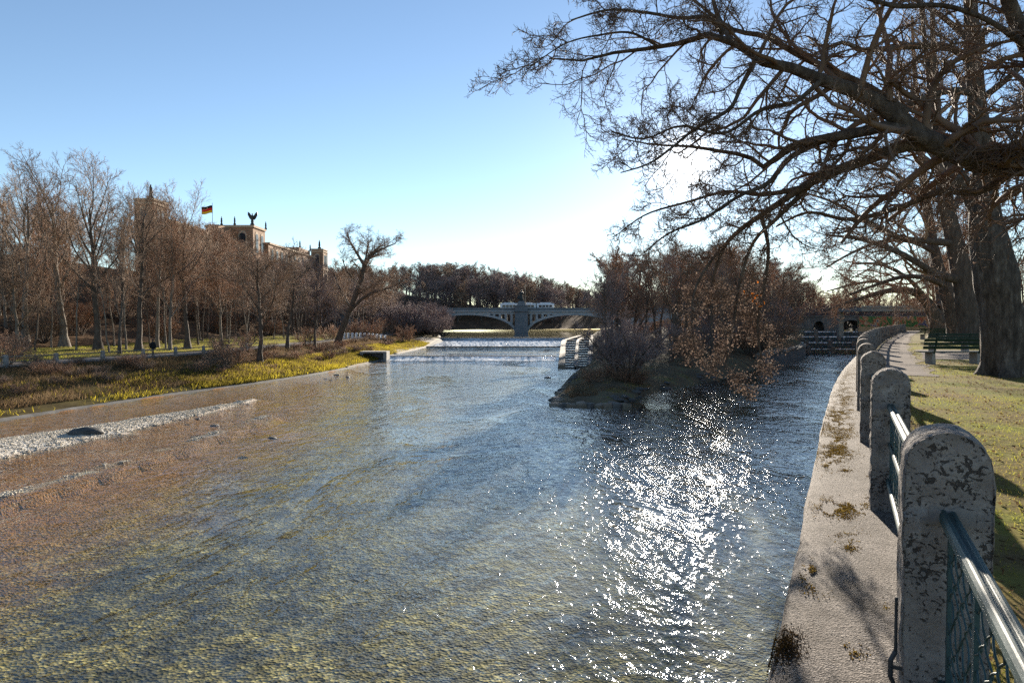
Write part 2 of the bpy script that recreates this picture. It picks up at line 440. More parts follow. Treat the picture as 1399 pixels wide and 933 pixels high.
def fpos(s): return np.stack([np.interp(s, FS, FC[:, 0]), np.interp(s, FS, FC[:, 1])], -1)
def fdir(s):
    a = fpos(np.asarray(s) + .4) - fpos(np.asarray(s) - .4); return a / np.linalg.norm(a, axis=-1, keepdims=True)
def fnorm(s):
    t_ = fdir(s); return np.stack([t_[..., 1], -t_[..., 0]], -1)
S_POST1 = float(np.interp(3.2, FC[:, 1], FS))
ZL, ZG = 4.0, 4.4
def zlawn(x, y): return ZG + .10 * fbm(np.asarray(x) * .3, np.asarray(y) * .3, 5) + .02 * fbm(np.asarray(x) * 1.7, np.asarray(y) * 1.7, 6)
s_all = np.concatenate([np.arange(0, S_POST1 - 8, 3), np.arange(S_POST1 - 8, S_POST1 + 40, .35), np.arange(S_POST1 + 40, FS[-1], 2.0)])
def strip(name, s, offs, zf, mat, edge_noise=0.0, kind='structure'):
    P = fpos(s); Nn = fnorm(s); n = len(offs)
    O = np.repeat(np.asarray(offs, float)[None, :], len(s), 0)
    if edge_noise:
        e = edge_noise * fbm(s * .9, s * 0, 13)[:, None]; e2 = edge_noise * fbm(s * .8, s * 0 + 7, 17)[:, None]
        O = O + np.linspace(1, 0, n)[None] * e + np.linspace(0, 1, n)[None] * e2
    X = P[:, None, 0] + Nn[:, None, 0] * O; Y = P[:, None, 1] + Nn[:, None, 1] * O
    Z = zf(X, Y, O)
    i = np.arange(len(s)-1)[:, None]*n + np.arange(n-1)[None, :]
    Q = np.stack([i, i+n, i+n+1, i+1], -1).reshape(-1, 4)[:, ::-1]
    return tag(link_mesh(name, mesh_np(name, np.stack([X, Y, Z], -1).reshape(-1, 3), Q, smooth=True), mat), kind=kind)
# ledge: coping slab with rounded arris, then the wall down into the water
def ledge_profile():
    o = [-.78, -.80, -.795, -.76, -.6, -.45, -.3, -.1, .1, .16]
    z = [-1.6, ZL - .10, ZL - .03, ZL, ZL + .006, ZL + .01, ZL + .012, ZL + .015, ZL + .02, ZL + .30]
    return o, z
lo, lz = ledge_profile()
s_l = s_all
P = fpos(s_l); Nn = fnorm(s_l); n = len(lo)
O = np.repeat(np.array(lo)[None], len(s_l), 0); Z = np.repeat(np.array(lz)[None], len(s_l), 0)
jit = .05 * fbm(s_l * 1.3, s_l * 0, 21)[:, None] + .02 * fbm(s_l * 5, s_l * 0, 22)[:, None]
O[:, :4] += jit; Z[:, 3:9] += .02 * fbm(s_l[:, None] * 2 + O[:, 3:9], O[:, 3:9] * 3, 23)
X = P[:, None, 0] + Nn[:, None, 0]*O; Y = P[:, None, 1] + Nn[:, None, 1]*O
i = np.arange(len(s_l)-1)[:, None]*n + np.arange(n-1)[None, :]
Q = np.stack([i, i+n, i+n+1, i+1], -1).reshape(-1, 4)[:, ::-1]
me = mesh_np('embankment_ledge', np.stack([X, Y, Z], -1).reshape(-1, 3), Q, smooth=True)
tag(link_mesh('embankment_ledge', me, ledge_m), kind='structure')
strip('ground', s_all, np.concatenate([[.16, .3], np.arange(.6, 12, .6), np.arange(12, 60, 4), [90, 140, 250, 600, 2500]]), lambda X, Y, O: np.where(O < .2, ZL + .3, zlawn(X, Y)), lawn_soil)
s_path = np.arange(S_POST1 + 19, S_POST1 + 125, .7)
strip('gravel_path', s_path, [.35, .7, 1.1, 1.5, 1.9], lambda X, Y, O: zlawn(X, Y) + .012, path_m, .9)
strip('park_path', np.arange(S_POST1 + 20, S_POST1 + 180, 1.5), [11.5, 12.6, 14, 15.5, 17], lambda X, Y, O: zlawn(X, Y) + .016, path_m, .8)
strip('bench_gravel', np.arange(S_POST1 + 29.5, S_POST1 + 40.5, .5), [2.2, 3.2, 4.2, 5.5, 7.5, 9.6, 12], lambda X, Y, O: zlawn(X, Y) + .008, path_m, .5)

# ------------------------------------------------------------------ island
IL_Y = [48.2, 50, 55, 65.9, 75, 86, 110, 149, 174, 196, 235, 330]
IL_X = [3.3, 3.1, 3.9, 5.7, 7.3, 9.7, 12.6, 17.2, 20.6, 23.6, 31, 44]
IR_Y = [47.6, 50, 59, 72.7, 95, 124, 133, 165, 235, 330]
IR_X = [6.0, 8.0, 12.6, 22, 35.6, 52.5, 56, 72, 112, 165]
def il(y): return np.interp(y, IL_Y, IL_X)
def ir(y): return np.interp(y, IR_Y, IR_X)
def zisland(x, y):
    x = np.asarray(x, float); y = np.asarray(y, float)
    a = il(y); b = ir(y); u = np.clip((x - a) / np.maximum(b - a, .1), 0, 1)
    bl = np.interp(y, [0, 108, 143, 166], [0, .3, .6, 1.8]); br = np.interp(y, [0, 123, 134], [0, .2, 4.05])
    hm = np.interp(y, [47, 52, 60, 75, 100, 140, 200], [.25, .38, .9, 1.4, 2.2, 4.2, 4.6])
    de = np.minimum(np.minimum(x - a, b - x), (y - 47.9) * .8)
    base = bl * (1 - u) + br * u
    k = np.clip(de / np.interp(y, [48, 60, 100], [.8, 3.5, 6]), -1, 1)
    z = base + np.where(k > 0, np.maximum(hm - base, .2) * k**.7 if False else np.maximum(hm - base, .2) * np.sqrt(np.clip(k, 0, 1)), k * 1.2)
    return z + np.clip(k, 0, 1) * .35 * fbm(x * .5, y * .5, 31)
yi_ = np.concatenate([np.linspace(47.0, 70, 50), np.linspace(71, 150, 80), np.linspace(153, 330, 50)])
nu = 40; u = np.linspace(0, 1, nu)
V = []
for yy in yi_:
    a = il(yy) - .9; b = ir(yy) + .9
    if yy < 48.2: a, b = a + (48.2 - yy) * .6, b - (48.2 - yy) * .6
    V.append(np.stack([a + (b - a) * u, np.full(nu, yy), zisland(a + (b - a) * u, np.full(nu, yy))], -1))
V = np.array(V).reshape(-1, 3)
i = np.arange(len(yi_)-1)[:, None]*nu + np.arange(nu-1)[None, :]
tag(link_mesh('island_ground', mesh_np('island_ground', V, np.stack([i, i+nu, i+nu+1, i+1], -1).reshape(-1, 4)[:, ::-1], smooth=True), island_soil), kind='structure')

# ------------------------------------------------------------------ riverbed and gravel bar
BAR = np.array([(-28, 14), (-26.5, 24), (-24.1, 32.2), (-22.8, 36.2), (-21.7, 41), (-20.9, 45.0), (-20.2, 48.5), (-19.7, 51.5)], float)
BAR_W = np.array([2.6, 2.6, 2.5, 2.0, 1.5, .95, .45, .1])
BC = catmull(BAR, 12); BW = np.interp(np.linspace(0, 1, len(BC)), np.linspace(0, 1, len(BAR_W)), BAR_W)
def bar_dist(X, Y):
    best = np.full(X.shape, 1e9)
    for (px, py), bw in zip(BC, BW):
        q = np.hypot(X - px, Y - py) - bw
        best = np.minimum(best, q)
    return best + 1.5 * fbm(X * .55, Y * .55, 49) + .5 * fbm(X * 1.8, Y * 1.8, 50)
ST = catmull(np.array([(-19.5, 15), (-18.2, 20.5), (-17.3, 25), (-16.5, 31), (-16.0, 36.5), (-15.6, 43)], float), 10)
def streak_dist(X, Y):
    best = np.full(X.shape, 1e9)
    for px, py in ST: best = np.minimum(best, np.hypot(X - px, Y - py))
    return best
def bed(X, Y):
    wlx = wl(Y); dl = X - wlx
    z = -np.interp(dl, [-5, 0, 1.5, 5, 12, 20, 30, 45], [-.5, .02, .3, .28, .32, .6, .95, 1.4])
    z = z + .18 * fbm(X * .5, Y * .3, 41) + .08 * fbm(X * 1.6, Y * 1.6, 42)
    bd = bar_dist(X, Y)
    z = np.where(bd < 1.5, np.maximum(z, np.interp(bd, [-2, -.6, 0, .5, 1.5], [.20, .13, .02, -.1, -.3]) + .05 * fbm(X*2, Y*2, 43)), z)
    sd = streak_dist(X, Y)
    z = np.where(sd < .9, np.maximum(z, np.interp(sd, [0, .35, .9], [-.025, -.06, -.2]) + .16 * fbm(X*1.2, Y*1.2, 44)), z)
    return z
xb = np.concatenate([np.arange(-38, -12, .3), np.arange(-12, 20, .8), np.arange(20, 100, 3)])
yb = np.concatenate([np.arange(-60, 4, 4), np.arange(4, 62, .4), np.arange(62, 130, 2)])
X, Y = np.meshgrid(xb, yb, indexing='ij'); Z = bed(X, Y)
n = len(yb); i = np.arange(len(xb)-1)[:, None]*n + np.arange(n-1)[None, :]
me = mesh_np('riverbed', np.stack([X, Y, Z], -1).reshape(-1, 3), np.stack([i, i+n, i+n+1, i+1], -1).reshape(-1, 4), smooth=True)
# real pale gravel, rusty algae and olive cobbles, plus painted dimming of deep water
zone = np.zeros(X.shape + (4,), np.float32); zone[..., 3] = 1
bd = bar_dist(X, Y); sd = streak_dist(X, Y)
zone[..., 0] = np.clip(np.maximum(1 - (bd + .1 - .5 * fbm(X, Y, 45)) / .5, 0.75 - sd / .4 + 2.4 * fbm(X * .9, Y * .9, 46)), 0, 1)
edge = np.interp(Y, [5, 17, 26, 40, 52, 66, 80], [-15, -13.2, -12.2, -12, -13, -14, -18])
zone[..., 2] = np.clip(np.interp(Y, [6, 13, 20, 30], [.05, .25, .75, 1.0]) * np.interp(X, [-14, -4, 4], [0, .8, 1]) + .5 * fbm(X * .2, Y * .2, 48), 0, 1)  # light lost with depth, painted into the bed as a darker mid-river
zone[..., 1] = np.clip(.5 - (X - edge) / 5.5 + .9 * fbm(X * .25, Y * .18, 47), 0, 1)
ca = me.color_attributes.new('zone', 'FLOAT_COLOR', 'POINT'); ca.data.foreach_set('color', zone.ravel())
def bed_material():
    t = NT('river gravel bed')
    tc = t.n('ShaderNodeTexCoord'); vec = tc.outputs['Object']
    at_ = t.n('ShaderNodeAttribute'); at_.attribute_name = 'zone'
    sp = t.n('ShaderNodeSeparateColor'); t.l(at_.outputs['Color'], sp.inputs[0])
    v = t.n('ShaderNodeTexVoronoi'); v.inputs['Scale'].default_value = 5.5; t.l(vec, v.inputs['Vector'])
    v2 = t.n('ShaderNodeTexVoronoi'); v2.inputs['Scale'].default_value = 14; t.l(vec, v2.inputs['Vector'])
    cob = t.mix(.5, v.outputs['Color'], v2.outputs['Color'])
    olive = t.ramp(cob, [(.2, (.05,.042,.014)), (.42, (.15,.118,.034)), (.65, (.34,.265,.08)), (.85, (.60,.50,.21))])
    big = t.ramp(t.noise(vec, .8, 6, .65), [(.42, (.20,.22,.22)), (.56, (1,1,1))])
    olive = t.mix(1.0, olive, big, 'MULTIPLY')
    rust = t.ramp(t.math('ADD', t.math('MULTIPLY', t.noise(vec, 1.2, 8, .7), .6), t.math('MULTIPLY', t.noise(vec, 16, 3, .6), .4)), [(.3, (.14,.055,.012)), (.5, (.30,.125,.028)), (.7, (.46,.22,.06))])
    pale = t.ramp(v2.outputs['Color'], [(.2, (.36,.31,.24)), (.5, (.54,.49,.41)), (.85, (.70,.66,.58))])
    olive = t.mix(sp.outputs[2], olive, t.mix(1.0, olive, (.22,.30,.34), 'MULTIPLY'))  # cobble colour darkened where deeper water would absorb the light
    c = t.mix(sp.outputs[1], olive, rust); c = t.mix(sp.outputs[0], c, pale)
    p = t.n('ShaderNodeBsdfPrincipled'); p.inputs['Roughness'].default_value = .85; p.inputs['Specular IOR Level'].default_value = .2
    t.l(c, p.inputs['Base Color'])
    t.l(t.bump(t.math('ADD', v.outputs['Distance'], v2.outputs['Distance']), .6, .05), p.inputs['Normal'])
    return t.done(p.outputs['BSDF'])
tag(link_mesh('riverbed', me, bed_material()), kind='structure')

# ------------------------------------------------------------------ water
def water_material(name, amp=1.0, foam=0.0, tint=(.93,.95,.88), flow=(1.0, .5, 1.0), deep=0.0):
    t = NT(name)
    tc = t.n('ShaderNodeTexCoord'); vec = tc.outputs['Object']
    mp = t.n('ShaderNodeMapping'); mp.inputs['Scale'].default_value = flow; mp.inputs['Rotation'].default_value = (0, 0, R(-12)); t.l(vec, mp.inputs['Vector'])
    v = mp.outputs['Vector']
    calm = t.ramp(t.noise(v, .16, 4, .6, dist=1.2), [(.36, (.28,.28,.28)), (.47, (.75,.75,.75)), (.66, (1.4,1.4,1.4))])
    h = t.math('ADD', t.math('MULTIPLY', t.noise(v, 1.7, 2, .5, dist=.6), .55), t.math('MULTIPLY', t.noise(v, 5.0, 3, .5, dist=.6), .27))
    h = t.math('ADD', h, t.math('MULTIPLY', t.noise(v, 16, 2, .5), .05))
    h = t.math('MULTIPLY', h, calm)
    nrm = t.bump(h, 1.0, .19 * amp)
    fr = t.n('ShaderNodeFresnel'); t.l(nrm, fr.inputs['Normal'])
    ge = t.n('ShaderNodeNewGeometry'); t.l(t.math('MULTIPLY_ADD', ge.outputs['Backfacing'], 1 / 1.33 - 1.33, 1.33), fr.inputs['IOR'])  # same reflectance from both sides of the sheet
    gl = t.n('ShaderNodeBsdfGlossy'); gl.inputs['Roughness'].default_value = .045; gl.inputs['Color'].default_value = (.95,.97,1,1); t.l(nrm, gl.inputs['Normal'])
    tr = t.n('ShaderNodeBsdfTransparent'); tr.inputs['Color'].default_value = (*tint, 1)
    body = tr.outputs[0]
    if deep > 0:
        df = t.n('ShaderNodeBsdfDiffuse'); df.inputs['Color'].default_value = (.018,.03,.026,1)
        m0 = t.n('ShaderNodeMixShader'); m0.inputs[0].default_value = deep; t.l(body, m0.inputs[1]); t.l(df.outputs[0], m0.inputs[2]); body = m0.outputs[0]
    m = t.n('ShaderNodeMixShader'); t.l(fr.outputs[0], m.inputs[0]); t.l(body, m.inputs[1]); t.l(gl.outputs[0], m.inputs[2])
    sh = m.outputs[0]
    if foam > 0:
        mp2 = t.n('ShaderNodeMapping'); mp2.inputs['Scale'].default_value = (1.6, .18, 1); t.l(vec, mp2.inputs['Vector'])
        ff = t.noise(mp2.outputs['Vector'], 1.4, 7, .7)
        ff = t.ramp(ff, [(.62 - foam * .35, (0,0,0)), (.78 - foam * .35, (1,1,1))])
        d = t.n('ShaderNodeBsdfDiffuse'); d.inputs['Color'].default_value = (.80,.83,.85,1); t.l(nrm, d.inputs['Normal'])
        m2 = t.n('ShaderNodeMixShader'); t.l(t.math('MULTIPLY', ff, .92), m2.inputs[0]); t.l(sh, m2.inputs[1]); t.l(d.outputs[0], m2.inputs[2]); sh = m2.outputs[0]
    return t.done(sh)
water_m = water_material('river water', 1.0)
pool_m = water_material('weir pool water', 1.0, .12, deep=.8)
calm_m = water_material('calm water', .02, 0, deep=.85)
foam_m = water_material('white water', 2.0, .62, deep=.8)
def sheet(name, poly, z, mat):
    return tag(link_mesh(name, mesh_np(name, [(x, y, z) for x, y in poly], [(0, 1, 2, 3)]), mat), kind='structure')
sheet('water', [(-60, -60), (110, -60), (110, 124.2), (-60, 124.2)], 0, water_m)
sheet('weir_pool_water', [(-24, 106.9), (9.2, 106.9), (11.6, 142), (-24, 142)], .40, pool_m)
sheet('upper_river_water', [(-45, 166), (36, 166), (60, 330), (-60, 330)], 1.75, calm_m)
sheet('canal_water', [(50, 134.4), (84, 134.4), (110, 190), (66, 190)], 3.9, calm_m)

# ------------------------------------------------------------------ weirs across the main river
def ladder_left(y): return np.interp(y, [86, 149, 174], [6.3, 11.3, 17.4])
def ladder_right(y): return np.interp(y, [86, 149, 174], [9.4, 16.9, 20.2])
root = empty('weir', (-6, 106.9, .4))
tag(root, 'low concrete sill with a line of white foam, nearest step across the wide river', 'weir', 'steps across the main river')
b = MB(); b.box((-16, -.1, -1.2), (13.0, .75, .10)); b.build('sill', stone_w, root, bevel=.05)
def ramp(name, mat, parent, org, rows):  # rows: (y, z) from far to near, x between bank and ladder
    V = []; Q = []; nx = 40
    for k, (y, z) in enumerate(rows):
        x0 = wl(y) - 1.0; x1 = float(ladder_left(y))
        for j in range(nx):
            x = x0 + (x1 - x0) * j / (nx - 1)
            V.append((x - org[0], y - org[1] + .5 * fbm(x * .7, k * 3.1, 61), z - org[2] + (.10 * fbm(x * 1.2, y, 62) if 0 < k < len(rows) - 1 else 0)))
    for k in range(len(rows) - 1):
        for j in range(nx - 1):
            Q.append((k*nx+j, k*nx+j+1, (k+1)*nx+j+1, (k+1)*nx+j))
    return link_mesh(name, mesh_np(name, V, [q[::-1] for q in Q], smooth=True), mat, parent)
ramp('foam', foam_m, root, (-6, 106.9, .4), [(106.85, .44), (106.2, .36), (105.2, .18), (103.4, .07), (101.2, .02)])
root = empty('weir', (-1, 165.5, 1.75))
tag(root, 'wide rough ramp of white water below a pale crest, farther step across the river', 'weir', 'steps across the main river')
b = MB(); b.box((-17.5, -.3, -3), (16.4, .7, .16)); b.build('crest', stone_pale, root, bevel=.05)
b = MB(); b.box((-17.5, -22.6, -2.2), (11.4, -22.0, -1.14)); b.build('toe_sill', stone_w, root, bevel=.05)
ramp('drop_face', pool_m, root, (-1, 165.5, 1.75), [(165.25, 1.80), (164.6, 1.72), (163.4, 1.25), (162.6, 1.15)])
ramp('white_water', foam_m, root, (-1, 165.5, 1.75), [(162.6, 1.16), (159, 1.0), (155, .85), (151, .72), (147, .6), (143.4, .48)])

# fish ladder beside the island
root = empty('fish_ladder', (8, 86, 0))
tag(root, 'stepped fish ladder of dark cross walls between the foaming river and the island', 'fish ladder')
org = np.array([8, 86, 0.0])
lw = MB(); rw = MB()
def wall_run(mb, fn, side, y0, y1, h0, h1, th):
    ysn = np.linspace(y0, y1, 16)
    for a, c in zip(ysn[:-1], ysn[1:]):
        xa, xc = float(fn(a)), float(fn(c))
        ha = np.interp(a, [y0, y1], [h0, h1]); hc = np.interp(c, [y0, y1], [h0, h1])
        mb.hexa([np.array(p) - org for p in [(xa, a, -1.5), (xa+th, a, -1.5), (xc+th, c, -1.5), (xc, c, -1.5), (xa, a, ha), (xa+th, a, ha), (xc+th, c, hc), (xc, c, hc)]])
wall_run(lw, lambda y: ladder_left(y) - .5, 0, 86, 174, .42, 2.25, .9); wall_run(rw, ladder_right, 1, 86, 174, .5, 2.5, .8)
lw.build('side_wall', stone_pale, root); rw.build('side_wall', stone_w, root)
pw = MB(); nst = 13
def step_depths(n):
    out = []
    for py in np.linspace(504, 463.0, n):
        dd = 120.0
        for _ in range(30): dd = (6 - 1.9 * (dd - 86) / 88) * 933 / (py - 438)
        out.append(dd)
    return out
SD = step_depths(nst)
for c in (0, 1):
    prev = SD[0] - 3
    for k, dd in enumerate(SD):
        y = dd + (0 if c == 0 else .45 * ((SD[k+1] if k < nst-1 else dd + 3) - dd))
        xl_, xr_ = float(ladder_left(y)) + .4, float(ladder_right(y))
        xm = xl_ + (xr_ - xl_) * .5
        xa, xc = (xl_, xm) if c == 0 else (xm, xr_)
        zu = 1.9 * (y - 86) / 88 + .16
        m = MB(); th = .55
        m.hexa([np.array(p) - org for p in [(xa, y, -1), (xc, y, -1), (xc, y+th, -1), (xa, y+th, -1), (xa, y, zu+.07), (xc, y, zu+.07), (xc, y+th, zu+.07), (xa, y+th, zu+.07)]])
        m.build('step_wall', stone_w, root, bevel=.04)
        yn = (SD[k+1] if k < nst - 1 else y + 5) + (0 if c == 0 else 1.2)
        xl2, xr2 = float(ladder_left(yn)) + .4, float(ladder_right(yn)); xm2 = xl2 + (xr2 - xl2) * .5
        q = (xl2, xm2) if c == 0 else (xm2, xr2)
        pw.add([np.array(p) - org for p in [(xa, y+th, zu), (xc, y+th, zu), (q[1], yn, zu), (q[0], yn, zu)]], [(0, 1, 2, 3)])
m = MB()
for a, c in zip(SD[:-1], SD[1:]):
    xa = float(ladder_left(a) + .4 + ladder_right(a)) / 2; xc = float(ladder_left(c) + .4 + ladder_right(c)) / 2
    h1 = 1.9*(a-86)/88 + .42; h2 = 1.9*(c-86)/88 + .42
    m.hexa([np.array(p) - org for p in [(xa-.25, a, -1), (xa+.25, a, -1), (xc+.25, c, -1), (xc-.25, c, -1), (xa-.25, a, h1), (xa+.25, a, h1), (xc+.25, c, h2), (xc-.25, c, h2)]])
m.build('dividing_wall', stone_w, root)
pw.build('pool_water', pool_m, root)

# stepped weir in the side canal
root = empty('canal_weir', (62, 124, 0))
tag(root, 'dark stepped weir with short piers across the narrow side channel', 'weir')
m = MB(); pf = MB(); fo = MB()
stp = [(124, 125.2, .9), (127.6, 128.6, 1.95), (130.9, 131.9, 2.95), (133.6, 134.6, 3.86)]
for k, (ya, yb_, z) in enumerate(stp):
    g = MB(); g.box((-10.5, ya - 124, -1.5), (12.5, yb_ - 124, z)); g.build('step_wall', stone_w, root, bevel=.06)
    if k < 3:
        pf.add([(-10, yb_-124, z + .03), (12, yb_-124, z + .03), (12, stp[k+1][0]-124, z + .03), (-10, stp[k+1][0]-124, z + .03)], [(0, 1, 2, 3)])
    for xx in np.arange(-8.5 + (k % 2) * 1.1, 12, 4.4):
        g = MB(); g.box((xx, ya - 124 - .25, -1), (xx + .8, yb_ - 124 + .1, z + .42)); g.build('pier', stone_w, root, bevel=.05)
    fo.add([(-10, ya-124-.02, z - .05), (12, ya-124-.02, z - .05), (12, ya-124-.3, z - .95), (-10, ya-124-.3, z - .95)], [(0, 3, 2, 1)])
fo.add([(-10, -.3, .03), (12, -.3, .03), (12, -2.6, .02), (-10, -2.6, .02)], [(0, 3, 2, 1)])
for ya, yb_, z in stp:
    cr = MB(); cr.add([(-10, ya-124-.06, z + .05), (12, ya-124-.06, z + .05), (12, ya-124-.12, z - .16), (-10, ya-124-.12, z - .16)], [(0, 3, 2, 1)]); cr.build('foam_lip', foam_m, root)
pf.build('pool_water', pool_m, root); fo.build('falling_water', pool_m, root)
# masonry bridge behind it with two small arches
root = empty('masonry_arches', (74, 166, 3.9))
tag(root, 'small masonry footbridge with two dark arched openings beyond the canal weir', 'bridge')
def wall_with_arches(xs0, xs1, z0, z1, arches, y0, y1):
    m = MB(); N = 60; xs_ = np.linspace(xs0, xs1, N)
    def under(x):
        for c, hw, zt in arches:
            if abs(x - c) < hw: return z0 + (zt - z0) * math.sqrt(max(0, 1 - ((x - c) / hw) ** 2)) ** .6
        return z0
    for a, b_ in zip(xs_[:-1], xs_[1:]):
        ua, ub = under(a), under(b_)
        m.hexa([(a, y0, ua), (b_, y0, ub), (b_, y1, ub), (a, y1, ua), (a, y0, z1), (b_, y0, z1), (b_, y1, z1), (a, y1, z1)])
    return m
wall_with_arches(-14, 26, -1.2, 3.0, [(0.6, 1.6, 2.0), (8.5, 3.1, 2.2)], 0, 5).build('arch_wall', stone_w, root)
m = MB(); m.box((-14, -.25, 3.003), (26, .35, 3.3)); m.build('parapet', stone_w, root)
# quay wall of the island facing the canal
root = empty('quay_wall', (45, 110, 0))
m = MB(); pts = [(33.0, 91), (36.6, 96.5), (41, 103.6), (46, 111), (50.5, 118.5), (53.2, 124.5)]
for (xa, ya), (xc, yc) in zip(pts[:-1], pts[1:]):
    m.hexa([(xa-45-.2, ya-110+.2, -1.5), (xa-45+.5, ya-110-.3, -1.5), (xc-45+.5, yc-110-.3, -1.5), (xc-45-.2, yc-110+.2, -1.5),
            (xa-45-.5, ya-110+.35, 1.15), (xa-45+.25, ya-110-.15, 1.15), (xc-45+.25, yc-110-.15, 1.6), (xc-45-.5, yc-110+.35, 1.6)])
o = m.build('wall_face', stone_w, root)
m = MB()
for (xa, ya), (xc, yc), h1 in zip(pts[:-1], pts[1:], (0, .0, 0, 0, 0)):
    m.hexa([(xa-45-.65, ya-110+.45, 1.153), (xa-45+.4, ya-110-.25, 1.153), (xc-45+.4, yc-110-.25, 1.603), (xc-45-.65, yc-110+.45, 1.603),
            (xa-45-.65, ya-110+.45, 1.35), (xa-45+.4, ya-110-.25, 1.35), (xc-45+.4, yc-110-.25, 1.8), (xc-45-.65, yc-110+.45, 1.8)])
m.build('coping', stone_pale, root)
tag(root, 'low stone quay wall with pale coping along the island shore by the canal weir', 'wall')

# outfall and revetment on the left bank
p0 = atz(505, 492, .1)
root = empty('outfall', (float(wl(p0[1])) + .3, p0[1], 0))
tag(root, 'square concrete outfall with a dark opening at the foot of the left bank', 'outfall')
m = MB(); m.box((-3.4, -.3, -.6), (.6, .1, .1)); m.box((-3.4, -.3, 1.15), (.6, 2.4, 1.4)); m.box((-3.4, -.3, .1), (-2.9, 2.4, 1.147)); m.box((.1, -.3, .1), (.6, 2.4, 1.147))
m.build('surround', concrete, root, bevel=.03)
m = MB(); m.box((-2.9, .5, .1), (.1, .62, 1.147)); m.build('flap_gate', dark_metal, root)
def revetment(y0, y1, d0, d1, name, label):
    ys_ = np.linspace(y0, y1, 20); V = []; Q = []
    for y in ys_:
        for k, dd in enumerate(np.linspace(d0, d1, 7)):
            V.append((float(wl(y)) - dd, y, float(zleft(dd, y)) + .07))
    for a in range(19):
        for k in range(6): Q.append((a*7+k+1, (a+1)*7+k+1, (a+1)*7+k, a*7+k))
    o = link_mesh(name, mesh_np(name, V, [q[::-1] for q in Q], smooth=True), stone_pale)
    s_ = o.modifiers.new('solid', 'SOLIDIFY'); s_.thickness = .12; s_.offset = -1
    tag(o, label, 'stone paving'); return o
revetment(86, 98, .2, 3.0, 'stone_revetment', 'sloping pale stone paving on the left bank before the outfall')
revetment(112, 163, .1, 4.6, 'stone_revetment', 'long sloping pale stone paving on the left bank beside the weir')

# ------------------------------------------------------------------ arched stone bridge
BY = 235.0
root = empty('stone_bridge', (3.2, BY, 0)); ox = 3.2
tag(root, 'long pale stone arch bridge with a massive central pier across the upper river', 'bridge')
ZC, ZS, TH = 7.9, 1.3, .75
def arch(x0, x1):
    m = MB(); N = 40; c = (x0 + x1) / 2; hw = (x1 - x0) / 2
    xs_ = c - hw * np.cos(np.linspace(0, math.pi, N + 1))
    zi = lambda x: ZS + (ZC - ZS) * math.sqrt(max(0, 1 - ((x - c) / hw) ** 2)) ** .9
    ze = lambda x: ZS + (ZC + TH - ZS) * math.sqrt(max(0, 1 - ((x - c) / (hw + .9)) ** 2)) ** .9
    for a, b_ in zip(xs_[:-1], xs_[1:]):
        m.hexa([(a, 0, zi(a)), (b_, 0, zi(b_)), (b_, 11, zi(b_)), (a, 11, zi(a)), (a, 0, ze(a)), (b_, 0, ze(b_)), (b_, 11, ze(b_)), (a, 11, ze(a))])
    return m, ze
for side in (-1, 1):
    x0, x1 = (2.3, 34.3) if side > 0 else (-34.3, -2.3)
    m, ze = arch(x0, x1); m.build('arch', bridge_stone, root)
    # solid spandrel near the crown, columns with openings towards the pier and the bank
    sp = MB(); N = 30; c = (x0 + x1) / 2
    lim = 7.6
    xs_ = np.linspace(c - lim, c + lim, N)
    for a, b_ in zip(xs_[:-1], xs_[1:]):
        if ze(a) < 8.95 and ze(b_) < 8.95:
            sp.hexa([(a, .15, ze(a)-.05), (b_, .15, ze(b_)-.05), (b_, 10.85, ze(b_)-.05), (a, 10.85, ze(a)-.05), (a, .15, 9.0), (b_, .15, 9.0), (b_, 10.85, 9.0), (a, 10.85, 9.0)])
    sp.build('spandrel', bridge_stone, root)
    for e in (-1, 1):
        for k in range(4):
            xc = c + e * (lim + 1.35 + k * 2.0)
            if abs(xc - c) > 15.6: continue
            g = MB(); zb = ze(xc) - .25
            g.box((xc - .42, .1, zb), (xc + .42, 10.9, 8.2)); g.build('spandrel_column', bridge_stone, root)
        g = MB(); xa, xb_ = sorted((c + e * lim, c + e * 16.0))
        g.box((xa, .12, 8.2), (xb_, 10.88, 8.998)); g.build('spandrel_beam', bridge_stone, root)
m = MB(); m.box((-80, -.35, 9.0), (80, 11.35, 9.45)); m.build('deck', bridge_stone, root)
for yy in (-.3, 10.95):
    m = MB(); m.box((-80, yy, 9.453), (80, yy + .35, 10.3)); m.box((-80, yy - .08, 10.303), (80, yy + .43, 10.42)); m.build('parapet', pier_stone, root)
for x0, x1 in ((-80, -34.3), (34.3, 80)):
    m = MB(); m.box((x0, .2, -1), (x1, 10.8, 8.997)); m.build('abutment', bridge_stone, root)
m = MB()
m.hexa([(-2.35, -2.6, -1.5), (2.35, -2.6, -1.5), (2.35, 13.2, -1.5), (-2.35, 13.2, -1.5), (-2.15, -2.2, 9.0), (2.15, -2.2, 9.0), (2.15, 13, 9.0), (-2.15, 13, 9.0)])
m.box((-2.4, -2.6, 9.003), (2.4, 1.5, 9.6)); m.box((-2.1, -2.3, 9.603), (2.1, 1.2, 10.9)); m.box((-2.35, -2.5, 10.903), (2.35, 1.4, 11.2))
m.hexa([(-1.6, -1.9, 11.203), (1.6, -1.9, 11.203), (1.6, .8, 11.203), (-1.6, .8, 11.203), (-1.0, -1.5, 12.6), (1.0, -1.5, 12.6), (1.0, .4, 12.6), (-1.0, .4, 12.6)])
m.build('pier', pier_stone, root, bevel=.06)
